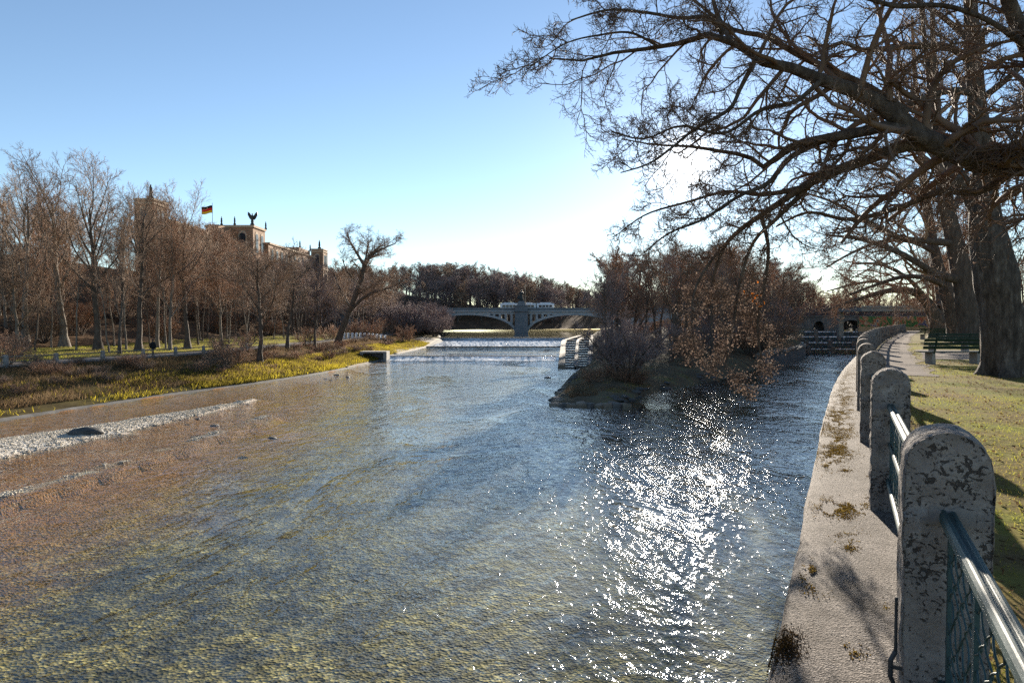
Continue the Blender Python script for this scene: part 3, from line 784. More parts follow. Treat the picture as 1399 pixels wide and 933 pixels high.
# statue on the pier
root = empty('statue', (3.2, BY - .55, 12.6))
tag(root, 'dark robed statue with helmet, spear and shield on the central pier of the bridge', 'statue')
m = MB(); m.lathe([(.85, 0), (.8, .25), (.62, .3), (.72, .45), (.62, 1.2), (.5, 2.0), (.56, 2.5), (.62, 3.0), (.48, 3.25), (.2, 3.4), (.17, 3.5), (.24, 3.62), (.27, 3.8), (.2, 4.0), (.05, 4.1)], n=12, sy=.75)
m.tube([(.5, 0, 3.05), (.8, -.1, 2.6), (.95, -.25, 2.9)], [.16, .14, .1], 6); m.tube([(-.5, 0, 3.05), (-.75, -.05, 2.4), (-.8, -.2, 1.9)], [.16, .14, .1], 6)
m.build('figure', bronze, root, smooth=True)
m = MB(); m.tube([(.98, -.27, 0), (.95, -.25, 4.6)], .05, 6); m.tube([(.95, -.25, 4.6), (.95, -.25, 5.0)], [.11, .01], 6); m.build('spear', bronze, root)
m = MB(); m.lathe([(.7, 0), (.72, .06), (.4, .16), (.05, .2)], n=16); o = m.build('shield', bronze, root, loc=(-.8, -.3, 1.3)); o.rotation_euler = (R(90), 0, R(-20))
m = MB(); m.add([(-.05, -.35, 4.0), (.05, -.35, 4.0), (.05, .4, 3.9), (-.05, .4, 3.9), (-.03, -.2, 4.45), (.03, -.2, 4.45), (.03, .3, 4.3), (-.03, .3, 4.3)], [(0,3,2,1),(4,5,6,7),(0,1,5,4),(1,2,6,5),(2,3,7,6),(3,0,4,7)]); m.build('helmet_crest', bronze, root)
# tram
root = empty('tram', (5.3, BY + 4.0, 9.45))
tag(root, 'white tram with a row of dark windows crossing the arched bridge', 'tram')
def tram_car(x0, x1, nose=0):
    m = MB(); W = 1.15
    prof = [(-W, .25), (-W, 2.2), (-W * .86, 2.62), (W * .86, 2.62), (W, 2.2), (W, .25)]
    n = len(prof); secs = []
    for x, s in ((x0, .8 if nose < 0 else 1), (x0 + (.9 if nose < 0 else .05), 1), (x1 - (.9 if nose > 0 else .05), 1), (x1, .8 if nose > 0 else 1)): secs.append([(x, p * s, .25 + (z - .25) * (.93 if s < 1 else 1)) for p, z in prof])
    vs = [p for s in secs for p in s]; fs = [tuple(range(n)), tuple(range(4*n-1, 3*n-1, -1))]
    for i_ in range(3):
        for k in range(n): fs.append((i_*n+k, (i_+1)*n+k, (i_+1)*n+(k+1) % n, i_*n+(k+1) % n))
    return m.add(vs, fs)
for x0, x1, ns in ((-9.4, -3.3, -1), (-3.0, 3.0, 0), (3.3, 9.4, 1)):
    body = tram_car(x0, x1, ns).build('body', white_paint, root, bevel=.04)
    m = MB(); m.box((x0 + .15, -1.17, .32), (x1 - .15, -1.153, .85)); m.build('blue_band', blue_paint, body)
    for k in range(4):
        a = x0 + .75 + k * 1.2
        m = MB(); m.box((a, -1.175, 1.2), (a + 1.0, -1.152, 1.95)); m.build('window', glass_dark, body)
    m = MB(); m.box((x0 + 1.2, -.7, 2.62), (x1 - 1.2, .7, 2.86)); m.build('roof_box', white_paint, root, bevel=.05)
for xc in (-3.15, 3.15):
    m = MB(); m.box((xc - .16, -1.05, .3), (xc + .16, 1.05, 2.5)); m.build('gangway', dark_metal, root)
for xc in (-7, -5.2, -.9, .9, 5.2, 7):
    m = MB(); m.tube([(xc, -1.0, .3), (xc, 1.0, .3)], .3, 12); m.build('wheel', dark_metal, root)
m = MB(); m.tube([(-6.8, 0, 2.66), (-5.9, 0, 3.2), (-6.9, 0, 3.75)], .04, 5); m.tube([(-6.9, -.8, 3.75), (-6.9, .8, 3.75)], .04, 5); m.build('pantograph', dark_metal, root)
# lamp mast on the bridge
root = empty('lamp_mast', (4.6, BY + 1.6, 9.45))
tag(root, 'slim pale lamp mast rising beside the statue on the bridge', 'lamp post')
m = MB(); m.tube([(0, 0, 0), (0, 0, 8.2)], [.16, .09], 8); m.build('pole', trim_stone, root)
m = MB(); m.lathe([(.1, 8.2), (.26, 8.35), (.3, 8.6), (.12, 8.9), (.03, 9.1)], n=10); m.build('lantern', trim_stone, root)

# ------------------------------------------------------------------ long terracotta building on the hill
root = empty('hilltop_building', (-84, 225, 17))
tag(root, 'long terracotta palace with square corner towers rising above the wooded left hill', 'building')
bo = np.array([-84, 225, 17.0])
def bbox(name, a, b_, mat, parent=root, bevel=0):
    m = MB(); m.box(np.array(a) - bo, np.array(b_) - bo); return m.build(name, mat, parent, bevel=bevel)
def arch_poly(c, z0, w, h):
    pts = [(c - w/2, z0), (c + w/2, z0)]
    zs = z0 + h - w/2
    for k in range(9):
        a = math.pi * k / 8; pts.append((c + w/2 * math.cos(a), zs + w/2 * math.sin(a)))
    return pts
def win(parent, face, wall, c, z0, w_, h):
    for nm, mat, k, off in (('window', trim_stone, 1.32, .10), ('pane', glass_dark, 1.0, .16)):
        P_ = arch_poly(0, 0, w_ * k, h * (1.12 if k > 1 else 1)); m = MB()
        if face == 'n': m.prism([(c + x - bo[0], z0 + z - bo[2]) for x, z in P_], wall - off - bo[1], wall + .02 - bo[1])
        else:
            q = MB(); q.prism([(x, z0 + z - bo[2]) for x, z in P_], 0, off + .02)
            m.add([(wall - .02 + y - bo[0], c - x - bo[1], z) for x, y, z in q.v], [f[::-1] for f in q.f])
        if nm == 'window': wo = m.build(nm, mat, parent)
        else: m.build(nm, mat, wo)
def tower(x0, x1, y0, y1, zt):
    tw = bbox('tower', (x0, y0, 14), (x1, y1, zt), brick)
    for z in (zt - 8.2, zt - .9, zt): 
        bbox('cornice', (x0 - .3, y0 - .3, z + .003), (x1 + .3, y1 + .3, z + .45), trim_stone, tw)
    for sx, sy in ((x0, y0), (x1 - .7, y0), (x1 - .7, y1 - .7)):
        for xx, yy in ((sx, sy),): bbox('corner_pilaster', (xx - .12, yy - .12, 14.1), (xx + .82, yy + .82, zt - .95), brick, tw)
    c = (x0 + x1) / 2
    win(tw, 'n', y0, c, zt - 6.6, 1.5, 4.6); win(tw, 'n', y0, c, zt - 14, 1.5, 4.4)
    for yy in np.linspace(y0, y1, 4)[1:3]: win(tw, 'w', x1, yy, zt - 6.6, 1.1, 4.6); win(tw, 'w', x1, yy, zt - 14, 1.1, 4.4)
    m = MB(); cx, cy_ = c - bo[0], (y0 + y1) / 2 - bo[1]; z = zt + .45 - bo[2]
    m.lathe([(.7, z), (.7, z + .9), (.35, z + 1.0), (.45, z + 1.8), (.32, z + 2.7), (.4, z + 3.0), (.15, z + 3.4), (.2, z + 3.7), (.04, z + 3.95)], c=(cx, cy_, 0), n=8)
    m.build('finial_figure', bronze, tw)
tower(-90.6, -86.2, 165, 171.3, 34.9)
tower(-82.0, -77.3, 280, 286.8, 34.9)
bbox('wall', (-92, 171.303, 14), (-87, 214.997, 31.0), brick); bbox('cornice', (-92.3, 171.35, 31.003), (-86.6, 214.9, 31.6), trim_stone)
cb = bbox('central_block', (-96, 215, 14), (-81.2, 225.5, 35.2), brick); bbox('cornice', (-96.3, 214.7, 35.203), (-80.8, 225.8, 35.9), trim_stone, cb)
bbox('attic', (-90, 203, 31.603), (-86.9, 214.9, 34.4), brick)
bbox('wall', (-87, 225.503, 14), (-80.2, 279.997, 31.2), brick); bbox('cornice', (-87.3, 225.9, 31.203), (-79.8, 279.9, 31.8), trim_stone)
bbox('attic', (-86, 258, 31.803), (-80.2, 272, 33.6), brick)
for yy in (218, 222.6): win(cb, 'w', -81.2, yy, 27.5, 2.0, 6.0)
for xx in (-93.5, -89, -84.5): win(cb, 'n', 215, xx, 27.5, 2.0, 6.0)
wl_ = bpy.data.objects['wall']
for yy in np.linspace(175, 212, 9): win(root, 'w', -87, yy, 24.5, 1.9, 5.2)
for yy in np.linspace(229, 277, 11): win(root, 'w', -80.2, yy, 24.5, 1.9, 5.2)
for x, y, z in ((-81.0, 225.6, 35.9), (-86.8, 214.7, 35.9), (-86.8, 205, 34.4), (-80.0, 258.5, 33.6), (-80, 271.6, 33.6)):
    m = MB(); m.lathe([(.4, 0), (.4, .5), (.22, .6), (.3, 1.2), (.22, 1.8), (.28, 2.0), (.08, 2.3), (.13, 2.5), (.03, 2.7)], c=np.array((x, y, z)) - bo, n=8); m.build('finial_figure', bronze, root)
# winged statue on the central block
root = empty('winged_statue', (-81.6, 215.6, 35.9))
tag(root, 'dark winged angel statue with raised arm on the palace roof corner', 'statue')
m = MB(); m.lathe([(.7, 0), (.7, .5), (.4, .55), (.5, 1.0), (.4, 2.0), (.45, 2.6), (.5, 2.95), (.15, 3.2), (.2, 3.35), (.22, 3.5), (.04, 3.75)], n=10, sy=.8)
m.tube([(-.35, 0, 2.95), (-.9, -.1, 3.3), (-1.15, -.15, 3.9)], [.14, .11, .08], 6); m.tube([(.35, 0, 2.9), (.7, -.1, 2.4), (.85, -.3, 2.1)], [.14, .11, .08], 6)
m.build('figure', bronze, root, smooth=True)
for s in (-1, 1):
    m = MB(); m.prism([(s*.1, 2.0), (s*.5, 1.7), (s*1.0, 2.2), (s*1.55, 3.3), (s*1.5, 4.3), (s*.9, 3.9), (s*.3, 3.0)], .25, .38)
    m.build('wing', bronze, root)
# flag
root = empty('flag_pole', (-87.3, 200, 31.6))
tag(root, 'tall pole flying a black, red and gold striped flag above the palace roof', 'flag')
m = MB(); m.tube([(0, 0, 0), (0, 0, 8.4)], [.09, .05], 8); m.lathe([(.0, 8.4), (.12, 8.5), (.0, 8.65)], n=8); m.build('pole', dark_metal, root)
fm = [plain('flag black', (.012,.012,.012), .8, var=.05, bump=0), plain('flag red', (.62,.02,.012), .8, var=.05, bump=0), plain('flag gold', (.85,.50,.02), .8, var=.05, bump=0)]
V = []; nx = 14
for k in range(4):
    for i_ in range(nx):
        s = i_ / (nx - 1)
        V.append((-s * 3.3, .35 * math.sin(s * 7 + k * .4) * s, 7.9 - k * .72 - .55 * s + .12 * math.sin(s * 8)))
Q = [(k*nx+i_, k*nx+i_+1, (k+1)*nx+i_+1, (k+1)*nx+i_) for k in range(3) for i_ in range(nx-1)]
me = mesh_np('flag', V, Q, smooth=True); o = link_mesh('flag', me, fm, root)
me.polygons.foreach_set('material_index', np.repeat([0, 1, 2], nx - 1).astype(np.int32))
s_ = o.modifiers.new('thick', 'SOLIDIFY'); s_.thickness = .02

# ------------------------------------------------------------------ bare trees
def nrm(v): return v / np.maximum(np.linalg.norm(v, axis=-1, keepdims=True), 1e-9)
def tubes(P, Rr, S):
    N, K, _ = P.shape
    T = np.gradient(P, axis=1); T = nrm(T)
    D = nrm(P[:, -1] - P[:, 0])
    ref = np.where((np.abs(D[:, 2]) < .75)[:, None], np.array([[0., 0, 1]]), np.array([[1., 0.2, 0]]))
    U = nrm(np.cross(T, ref[:, None, :])); W = np.cross(T, U)
    a = np.arange(S) * 2 * np.pi / S
    V = P[:, :, None] + Rr[:, :, None, None] * (np.cos(a)[None, None, :, None] * U[:, :, None] + np.sin(a)[None, None, :, None] * W[:, :, None])
    b = (np.arange(N) * K * S)[:, None, None] + (np.arange(K - 1) * S)[None, :, None]
    k = np.arange(S)[None, None, :]; k2 = (k + 1) % S
    Q = np.stack([b + k, b + k2, b + S + k2, b + S + k], -1).reshape(-1, 4)
    return V.reshape(-1, 3), Q
def join_tubes(levels):  # [(P, R, sides)]
    Vs = []; Qs = []; o = 0
    for P, Rr, S in levels:
        if len(P) == 0: continue
        V, Q = tubes(P, Rr, S); Vs.append(V); Qs.append(Q + o); o += len(V)
    return np.concatenate(Vs), np.concatenate(Qs)
def lerp_poly(A, idx, t):
    K = A.shape[1]; x = np.clip(t, 0, .9999) * (K - 1); i = x.astype(int); f = x - i
    if A.ndim == 3: f = f[:, None]
    return A[idx, i] * (1 - f) + A[idx, i + 1] * f
def grow(g, P, Rr, n, t0, t1, ang, asd, ratio, K, wig, trop, rr=.6, tl=.5, rmin=.004, tip=.35, lmax=9e9, lmin=0.0):
    N = len(P)
    L = np.linalg.norm(np.diff(P, axis=1), axis=2).sum(1)
    cnt = np.full(N, n) if np.isscalar(n) else np.asarray(n)
    idx = np.repeat(np.arange(N), cnt)
    j = np.concatenate([np.arange(c) for c in cnt]) if N else np.zeros(0)
    M = len(idx)
    t = t0 + (t1 - t0) * (j + g.random(M)) / cnt[idx]
    p = lerp_poly(P, idx, t); r = lerp_poly(Rr, idx, t)
    T = nrm(lerp_poly(np.gradient(P, axis=1), idx, t))
    ref = np.where((np.abs(T[:, 2:3]) < .8), np.array([[0., 0, 1]]), np.array([[1., 0, 0]]))
    U = nrm(np.cross(T, ref)); W = np.cross(T, U)
    az = j * 2.4 + g.random(M) * 1.6 + (idx * 1.7)
    a = R(ang) + R(asd) * g.standard_normal(M)
    d = np.cos(a)[:, None] * T + np.sin(a)[:, None] * (np.cos(az)[:, None] * U + np.sin(az)[:, None] * W)
    ln = np.clip(L[idx] * ratio * (1 - tl * t) * g.uniform(.65, 1.3, M), lmin, lmax)
    out = np.zeros((M, K, 3)); out[:, 0] = p
    st = ln / (K - 1)
    trop = np.asarray(trop, float)
    bend = g.standard_normal((M, 3)) * wig * .6
    for k in range(1, K):
        d = nrm(d + g.standard_normal((M, 3)) * wig + bend * .5 + trop)
        out[:, k] = out[:, k-1] + d * st[:, None]
    r0 = np.maximum(np.minimum(r * rr, ln * .035 + rmin), rmin)
    tt = np.linspace(0, 1, K)[None]
    ro = np.maximum(r0[:, None] * (1 - (1 - tip) * tt), rmin * .7)
    return out, ro
def trunk_line(g, H, r0, K=12, wig=.05, lean=(0, 0), flare=.7, tip=.35):
    z = np.linspace(0, 1, K); d = np.array([lean[0], lean[1], 1.0]); d /= np.linalg.norm(d)
    P = np.zeros((1, K, 3)); st = H / (K - 1)
    for k in range(1, K):
        dd = nrm(d + g.standard_normal(3) * wig * (1 if k > 1 else .2)); P[0, k] = P[0, k-1] + dd * st
    P[0, 0, 2] = -.25
    Rr = r0 * (1 - (1 - tip) * z) * (1 + flare * np.exp(-z * H / .5)); return P, Rr[None]

def leaves_mesh(g, P, n, size, droop=.5, spread=.05):
    idx = g.integers(0, len(P), n); t = g.uniform(.1, 1, n)
    c = lerp_poly(P, idx, t) + g.standard_normal((n, 3)) * spread
    d = nrm(g.standard_normal((n, 3)) + np.array([0, 0, -droop])); s = nrm(np.cross(d, g.standard_normal((n, 3))))
    sz = size * g.uniform(.6, 1.25, n)[:, None]; nn = np.cross(d, s)
    V = np.stack([c, c + d*sz*.5 + s*sz*.3 + nn*sz*.1, c + d*sz, c + d*sz*.5 - s*sz*.3 + nn*sz*.12], 1).reshape(-1, 3)
    b = np.arange(n)[:, None] * 4
    return V, np.concatenate([np.concatenate([b, b+1, b+2], 1), np.concatenate([b, b+2, b+3], 1)])

def make_template(kind, seed):
    g = np.random.default_rng(seed)
    if kind == 'tall':
        H = 22; P0, R0 = trunk_line(g, H * .74, .36, 14, .045, (g.uniform(-.07, .07), g.uniform(-.07, .07)), .8, .25)
        P1, R1 = grow(g, P0, R0, 13, .38, 1, 34, 9, .52, 10, .085, (0, 0, .09), .58, .40, .045, .25)
        P2, R2 = grow(g, P1, R1, 9, .22, 1, 36, 10, .50, 7, .10, (0, 0, .06), .5, .45, .022)
        P3, R3 = grow(g, P2, R2, 9, .15, 1, 36, 12, .50, 5, .11, (0, 0, .05), .55, .4, .014)
        P4, R4 = grow(g, P3, R3, 5, .15, 1, 34, 13, .58, 4, .11, (0, 0, .04), .6, .35, .011)
    elif kind == 'wood':
        H = 14; P0, R0 = trunk_line(g, H * .76, .17, 10, .06, (g.uniform(-.1, .1), g.uniform(-.1, .1)), .6, .25)
        P1, R1 = grow(g, P0, R0, 12, .26, 1, 36, 10, .46, 8, .11, (0, 0, .09), .55, .45, .03, .25)
        P2, R2 = grow(g, P1, R1, 10, .15, 1, 38, 12, .52, 6, .12, (0, 0, .06), .5, .4, .017)
        P3, R3 = grow(g, P2, R2, 9, .1, 1, 36, 13, .55, 5, .13, (0, 0, .05), .55, .35, .012)
        P4, R4 = grow(g, P3, R3, 4, .15, 1, 34, 13, .58, 4, .12, (0, 0, .04), .6, .35, .0098)
    elif kind == 'pole':
        H = 15; P0, R0 = trunk_line(g, H * .86, .115, 12, .05, (g.uniform(-.12, .12), g.uniform(-.12, .12)), .4, .25)
        P1, R1 = grow(g, P0, R0, 13, .40, 1, 36, 10, .28, 7, .11, (0, 0, .10), .5, .35, .022, .25)
        P2, R2 = grow(g, P1, R1, 8, .15, 1, 36, 12, .52, 6, .12, (0, 0, .06), .5, .4, .014)
        P3, R3 = grow(g, P2, R2, 7, .1, 1, 36, 13, .6, 5, .12, (0, 0, .05), .55, .35, .011)
        P4, R4 = P3[:0], R3[:0]
    elif kind == 'shrub':
        H = 6; N = 9
        P0 = np.zeros((N, 7, 3)); R0 = np.zeros((N, 7))
        for k in range(N):
            a = k * 2.4; ln = H * g.uniform(.5, .72); dd = np.array([math.cos(a) * g.uniform(.2, .75), math.sin(a) * g.uniform(.2, .75), 1.0]); dd /= np.linalg.norm(dd)
            P0[k, 0] = (math.cos(a) * .15, math.sin(a) * .15, -.15)
            for q in range(1, 7): dd = nrm(dd + g.standard_normal(3) * .09); P0[k, q] = P0[k, q-1] + dd * ln / 6
            R0[k] = np.linspace(.075, .03, 7)
        P1, R1 = grow(g, P0, R0, 8, .25, 1, 40, 12, .5, 6, .12, (0, 0, .10), .6, .4, .014, .3)
        P2, R2 = grow(g, P1, R1, 8, .15, 1, 38, 13, .5, 5, .14, (0, 0, .09), .6, .4, .009)
        P3, R3 = grow(g, P2, R2, 7, .15, 1, 36, 14, .55, 4, .14, (0, 0, .08), .6, .35, .0065)
        P4, R4 = grow(g, P3, R3, 4, .2, 1, 32, 12, .6, 3, .12, (0, 0, .06), .7, .3, .0055)
    elif kind == 'bush':
        H = 2; N = 16
        P0 = np.zeros((N, 5, 3)); R0 = np.zeros((N, 5))
        for k in range(N):
            a = k * 2.4; ln = H * g.uniform(.4, .7); dd = nrm(np.array([math.cos(a) * g.uniform(.1, 1.1), math.sin(a) * g.uniform(.1, 1.1), 1.0]))
            P0[k, 0] = (math.cos(a) * .2, math.sin(a) * .2, -.1)
            for q in range(1, 5): dd = nrm(dd + g.standard_normal(3) * .12); P0[k, q] = P0[k, q-1] + dd * ln / 4
            R0[k] = np.linspace(.022, .01, 5)
        P1, R1 = grow(g, P0, R0, 6, .15, 1, 38, 12, .55, 5, .15, (0, 0, .06), .6, .4, .008, .4)
        P2, R2 = grow(g, P1, R1, 6, .15, 1, 38, 13, .55, 4, .16, (0, 0, .05), .6, .4, .006)
        P3, R3 = grow(g, P2, R2, 4, .15, 1, 36, 14, .6, 3, .16, (0, 0, .04), .7, .35, .005)
        P4, R4 = P3[:0], R3[:0]
    else:  # far
        H = 15; P0, R0 = trunk_line(g, H * .72, .24, 8, .06, (g.uniform(-.08, .08), g.uniform(-.08, .08)), .5)
        P1, R1 = grow(g, P0, R0, 13, .08, 1, 40, 12, .5, 6, .13, (0, 0, .09), .6, .45, .06, .3)
        P2, R2 = grow(g, P1, R1, 10, .12, 1, 44, 14, .5, 4, .17, (0, 0, .06), .55, .4, .036)
        P3, R3 = grow(g, P2, R2, 9, .1, 1, 44, 16, .6, 3, .18, (0, 0, .05), .6, .4, .026)
        P4, R4 = grow(g, P3, R3, 4, .1, 1, 42, 16, .6, 3, .16, (0, 0, .05), .7, .4, .020)
    if kind in ('shrub', 'bush'):
        Vt, Qt = join_tubes([(P0, R0, 6)]); Vc, Qc = join_tubes([(P1, R1, 4), (P2, R2, 3), (P3, R3, 3), (P4, R4, 3)])
    else:
        Vt, Qt = join_tubes([(P0, R0, 10), (P1, R1, 6)]); Vc, Qc = join_tubes([(P2, R2, 4), (P3, R3, 3), (P4, R4, 3)])
    return mesh_np(kind + '_trunk', Vt, Qt, smooth=True), mesh_np(kind + '_crown', Vc, Qc, smooth=False), (P2, P3, P4)
TPL = {}
for kind, n in (('tall', 4), ('wood', 5), ('pole', 4), ('shrub', 3), ('bush', 3), ('far', 4)):
    TPL[kind] = [make_template(kind, 100 + 17 * k + len(kind)) for k in range(n)]
TREES = {}
def put_tree(name, kind, var, loc, scale, rz, label, cat='tree', group=None, bark=None, twig=None, lean=(0, 0), sxy=1.0):
    mt, mc, _ = TPL[kind][var % len(TPL[kind])]
    bark = bark or bark_grey; twig = twig or twig_brown
    key = (kind, var % len(TPL[kind]), bark.name, twig.name)
    if key not in TREES:
        a = mt.copy(); a.materials.append(bark); b_ = mc.copy(); b_.materials.append(twig); TREES[key] = (a, b_)
    a, b_ = TREES[key]
    r_ = empty(name, loc, rz); r_.scale = (scale * sxy, scale * sxy, scale)
    r_.rotation_euler = (lean[0], lean[1], rz)
    for nm, me in (('trunk' if kind not in ('bush', 'shrub') else 'stems', a), ('crown' if kind not in ('bush', 'shrub') else 'twigs', b_)):
        o = bpy.data.objects.new(nm, me); col.objects.link(o); o.parent = r_
    tag(r_, label, cat, group); return r_

# --- left bank, front row, told apart by where they stand
def ground_px(px, py, z=2.45):
    p = atz(px, py, z)
    return np.array([p[0], p[1], ground_left(p[0], p[1])])
row = [  # px, base py, top py, kind, var, bark, twig, label
    (34, 478, 222, 'tall', 0, bark_grey, twig_brown, 'tall bare forked tree at the left end of the park row', 1.0),
    (88, 477, 222, 'tall', 1, bark_grey, twig_brown, 'tall bare tree with a thick pale lit trunk, second in the park row', 1.15),
    (134, 479, 230, 'tall', 2, bark_dark, twig_brown, 'tall dark bare tree with spreading top, third in the park row', 1.1),
    (163, 484, 268, 'wood', 1, bark_dark, twig_brown, 'thin straight dark tree standing close behind the riverside path fence', .7),
    (189, 480, 244, 'tall', 3, bark_dark, twig_brown, 'tall bare tree in front of the square left palace tower', .95),
    (214, 476, 262, 'tall', 0, bark_grey, twig_brown, 'slender bare tree just right of the square palace tower', .7),
    (232, 479, 280, 'wood', 2, bark_grey, twig_warm, 'leaning reddish bare tree between tower and flag', .8),
    (256, 477, 258, 'tall', 1, bark_dark, twig_brown, 'tall twin stemmed bare tree below the flag', .95),
    (303, 474, 330, 'wood', 3, bark_grey, twig_warm, 'lower brown bare tree on the lawn right of the flag', 1.15),
    (355, 482, 322, 'wood', 0, bark_dark, twig_brown, 'dark low forked tree with a wide dense crown on the bank top', 1.45),
    (392, 474, 338, 'wood', 1, bark_dark, twig_brown, 'bare rounded tree below the winged statue', 1.25),
    (430, 472, 352, 'wood', 2, bark_dark, twig_purple, 'small dusky tree in front of the far palace tower', 1.15),
    (66, 474, 300, 'wood', 3, bark_grey, twig_warm, 'shorter reddish tree behind the first two tall park trees', 1.2),
    (15, 476, 315, 'wood', 0, bark_dark, twig_brown, 'dark bushy tree at the left edge of the picture', 1.2),
]
kind_h = {'tall': 21.0, 'wood': 13.2, 'far': 14.5, 'pole': 15.0, 'shrub': 6.0, 'bush': 2.0}
for px, py, pt, kind, var, bk, tw, lab, sx in row:
    p = ground_px(px, py)
    ztop = 6 + (438 - pt) * p[1] / 933
    put_tree('bare_tree', kind, var, p, (ztop - p[2]) / kind_h[kind], var * 1.9 + px * .03, lab, group='bare trees along the left park', bark=bk, twig=tw, sxy=sx)

# --- wood on the hillside below the palace and upstream bank
g = np.random.default_rng(11)
def scatter(n, y0, y1, d0, d1, mind, seed):
    g = np.random.default_rng(seed); out = []
    tries = 0
    while len(out) < n and tries < n * 60:
        tries += 1
        y = g.uniform(y0, y1); dd = g.uniform(d0, d1)
        if all((y - a)**2 + (dd - b_)**2 > mind**2 for a, b_ in out): out.append((y, dd))
    return out
for k, (y, dd) in enumerate(scatter(120, 78, 265, 33, 66, 4.0, 5)):
    x = float(wl(y)) - dd
    if x / y < -.84: continue
    z = ground_left(x, y)
    cap = 29.5 if y < 160 else 33.0
    h = min(g.uniform(12.0, 17.0) * (1.12 if k % 5 == 0 else 1), cap - z)
    kd = 'pole' if k % 3 == 0 else 'wood'
    put_tree('woodland_tree', kd, k, (x, y, z - .2), h / kind_h[kd], g.uniform(0, 6.28), 'brown bare tree in the dense wood covering the slope below the terracotta palace', group='wood on the palace slope', bark=bark_grey if k % 3 else bark_dark, twig=(twig_brown, twig_warm, twig_brown)[k % 3], sxy=g.uniform(1.0, 1.3))
for k, (y, dd) in enumerate(scatter(30, 165, 275, 52, 67, 4.0, 25)):
    x = float(wl(y)) - dd; z = ground_left(x, y)
    put_tree('woodland_tree', 'wood', k + 2, (x, y, z - .2), min(g.uniform(14, 17), 33.0 - z) / 13.2, g.uniform(0, 6.28), 'brown bare tree in the dense wood covering the slope below the terracotta palace', group='wood on the palace slope', bark=bark_grey, twig=(twig_brown, twig_warm)[k % 2], sxy=1.25)
for k, (y, dd) in enumerate(scatter(34, 74, 150, 19, 36, 4.0, 16)):
    x = float(wl(y)) - dd
    if x / y < -.80: continue
    z = ground_left(x, y)
    put_tree('slender_tree', 'pole', k, (x, y, z - .1), g.uniform(11, 16.5) / 15, g.uniform(0, 6.28), 'slender bare trunk with a narrow crown rising from the left park lawn', group='slender trees on the left park lawn', bark=bark_grey if k % 2 else bark_dark, twig=twig_warm if k % 3 else twig_brown)
for k, (y, dd) in enumerate(scatter(40, 84, 200, 33, 58, 4.0, 17)):
    x = float(wl(y)) - dd; z = ground_left(x, y)
    if x / y < -.84: continue
    put_tree('thicket_bush', 'shrub', k, (x, y, z - .1), g.uniform(.6, 1.15), g.uniform(0, 6.28), 'twiggy brown bush in the thicket at the foot of the palace slope', 'shrub', 'thicket on the palace slope', bark_dark, twig_warm if k % 2 else twig_brown, sxy=1.3)
for k, (y, dd) in enumerate(scatter(26, 150, 285, 14, 36, 7.0, 6)):
    x = float(wl(y)) - dd; z = ground_left(x, y)
    px = 699.5 + 933 * x / y
    top = np.interp(px, [400, 460, 540, 600, 640], [345, 358, 366, 372, 398])
    h = np.clip(6 + (438 - top) * y / 933 - z, 6, 21) * g.uniform(.78, 1.0)
    put_tree('bank_tree', 'far' if y > 190 else 'wood', k, (x, y, z - .2), h / (14.5 if y > 190 else 13.2), g.uniform(0, 6.28), 'grey brown bare tree in the stand upstream between the palace and the bridge', group='trees upstream on the left bank', bark=bark_dark, twig=(twig_purple, twig_brown)[k % 2], sxy=g.uniform(.9, 1.25))
for k, (y, dd) in enumerate(scatter(26, 172, 233, -1, 13, 4.0, 8)):
    x = float(wl(y)) - dd; z = ground_left(x, y)
    put_tree('round_bush', 'shrub', k, (x, y, max(z, 1.7) - .1), g.uniform(1.2, 2.1), g.uniform(0, 6.28), 'rounded mauve bush on the left shore below the arched bridge', 'shrub', 'bushes by the upper river', bark_dark, twig_purple, sxy=1.2)
# --- wood behind the bridge
g = np.random.default_rng(12); placed = []
for k in range(9000):
    if len(placed) >= 230: break
    x = g.uniform(-190, 110); y = g.uniform(294, 400)
    if abs(x / y) > .62 or any((x-a)**2 + (y-b_)**2 < 22 for a, b_ in placed): continue
    placed.append((x, y)); z = float(zfar(x, y))
    px = 699.5 + 933 * x / y
    top = np.interp(px, [300, 560, 620, 660, 700, 740, 780, 815, 900], [366, 358, 350, 356, 364, 371, 384, 396, 400])
    h = np.clip(6 + (438 - top) * y / 933 - z, 7, 24) * (g.uniform(.8, 1.0) if y < 345 else 1.0)
    put_tree('distant_tree', 'far', len(placed), (x, y, z - .3), h / 14.5, g.uniform(0, 6.28), 'hazy bare tree in the far wood behind the arched bridge', group='far wood behind the bridge', bark=bark_dark, twig=twig_purple if k % 2 else twig_brown, sxy=g.uniform(1.0, 1.35))

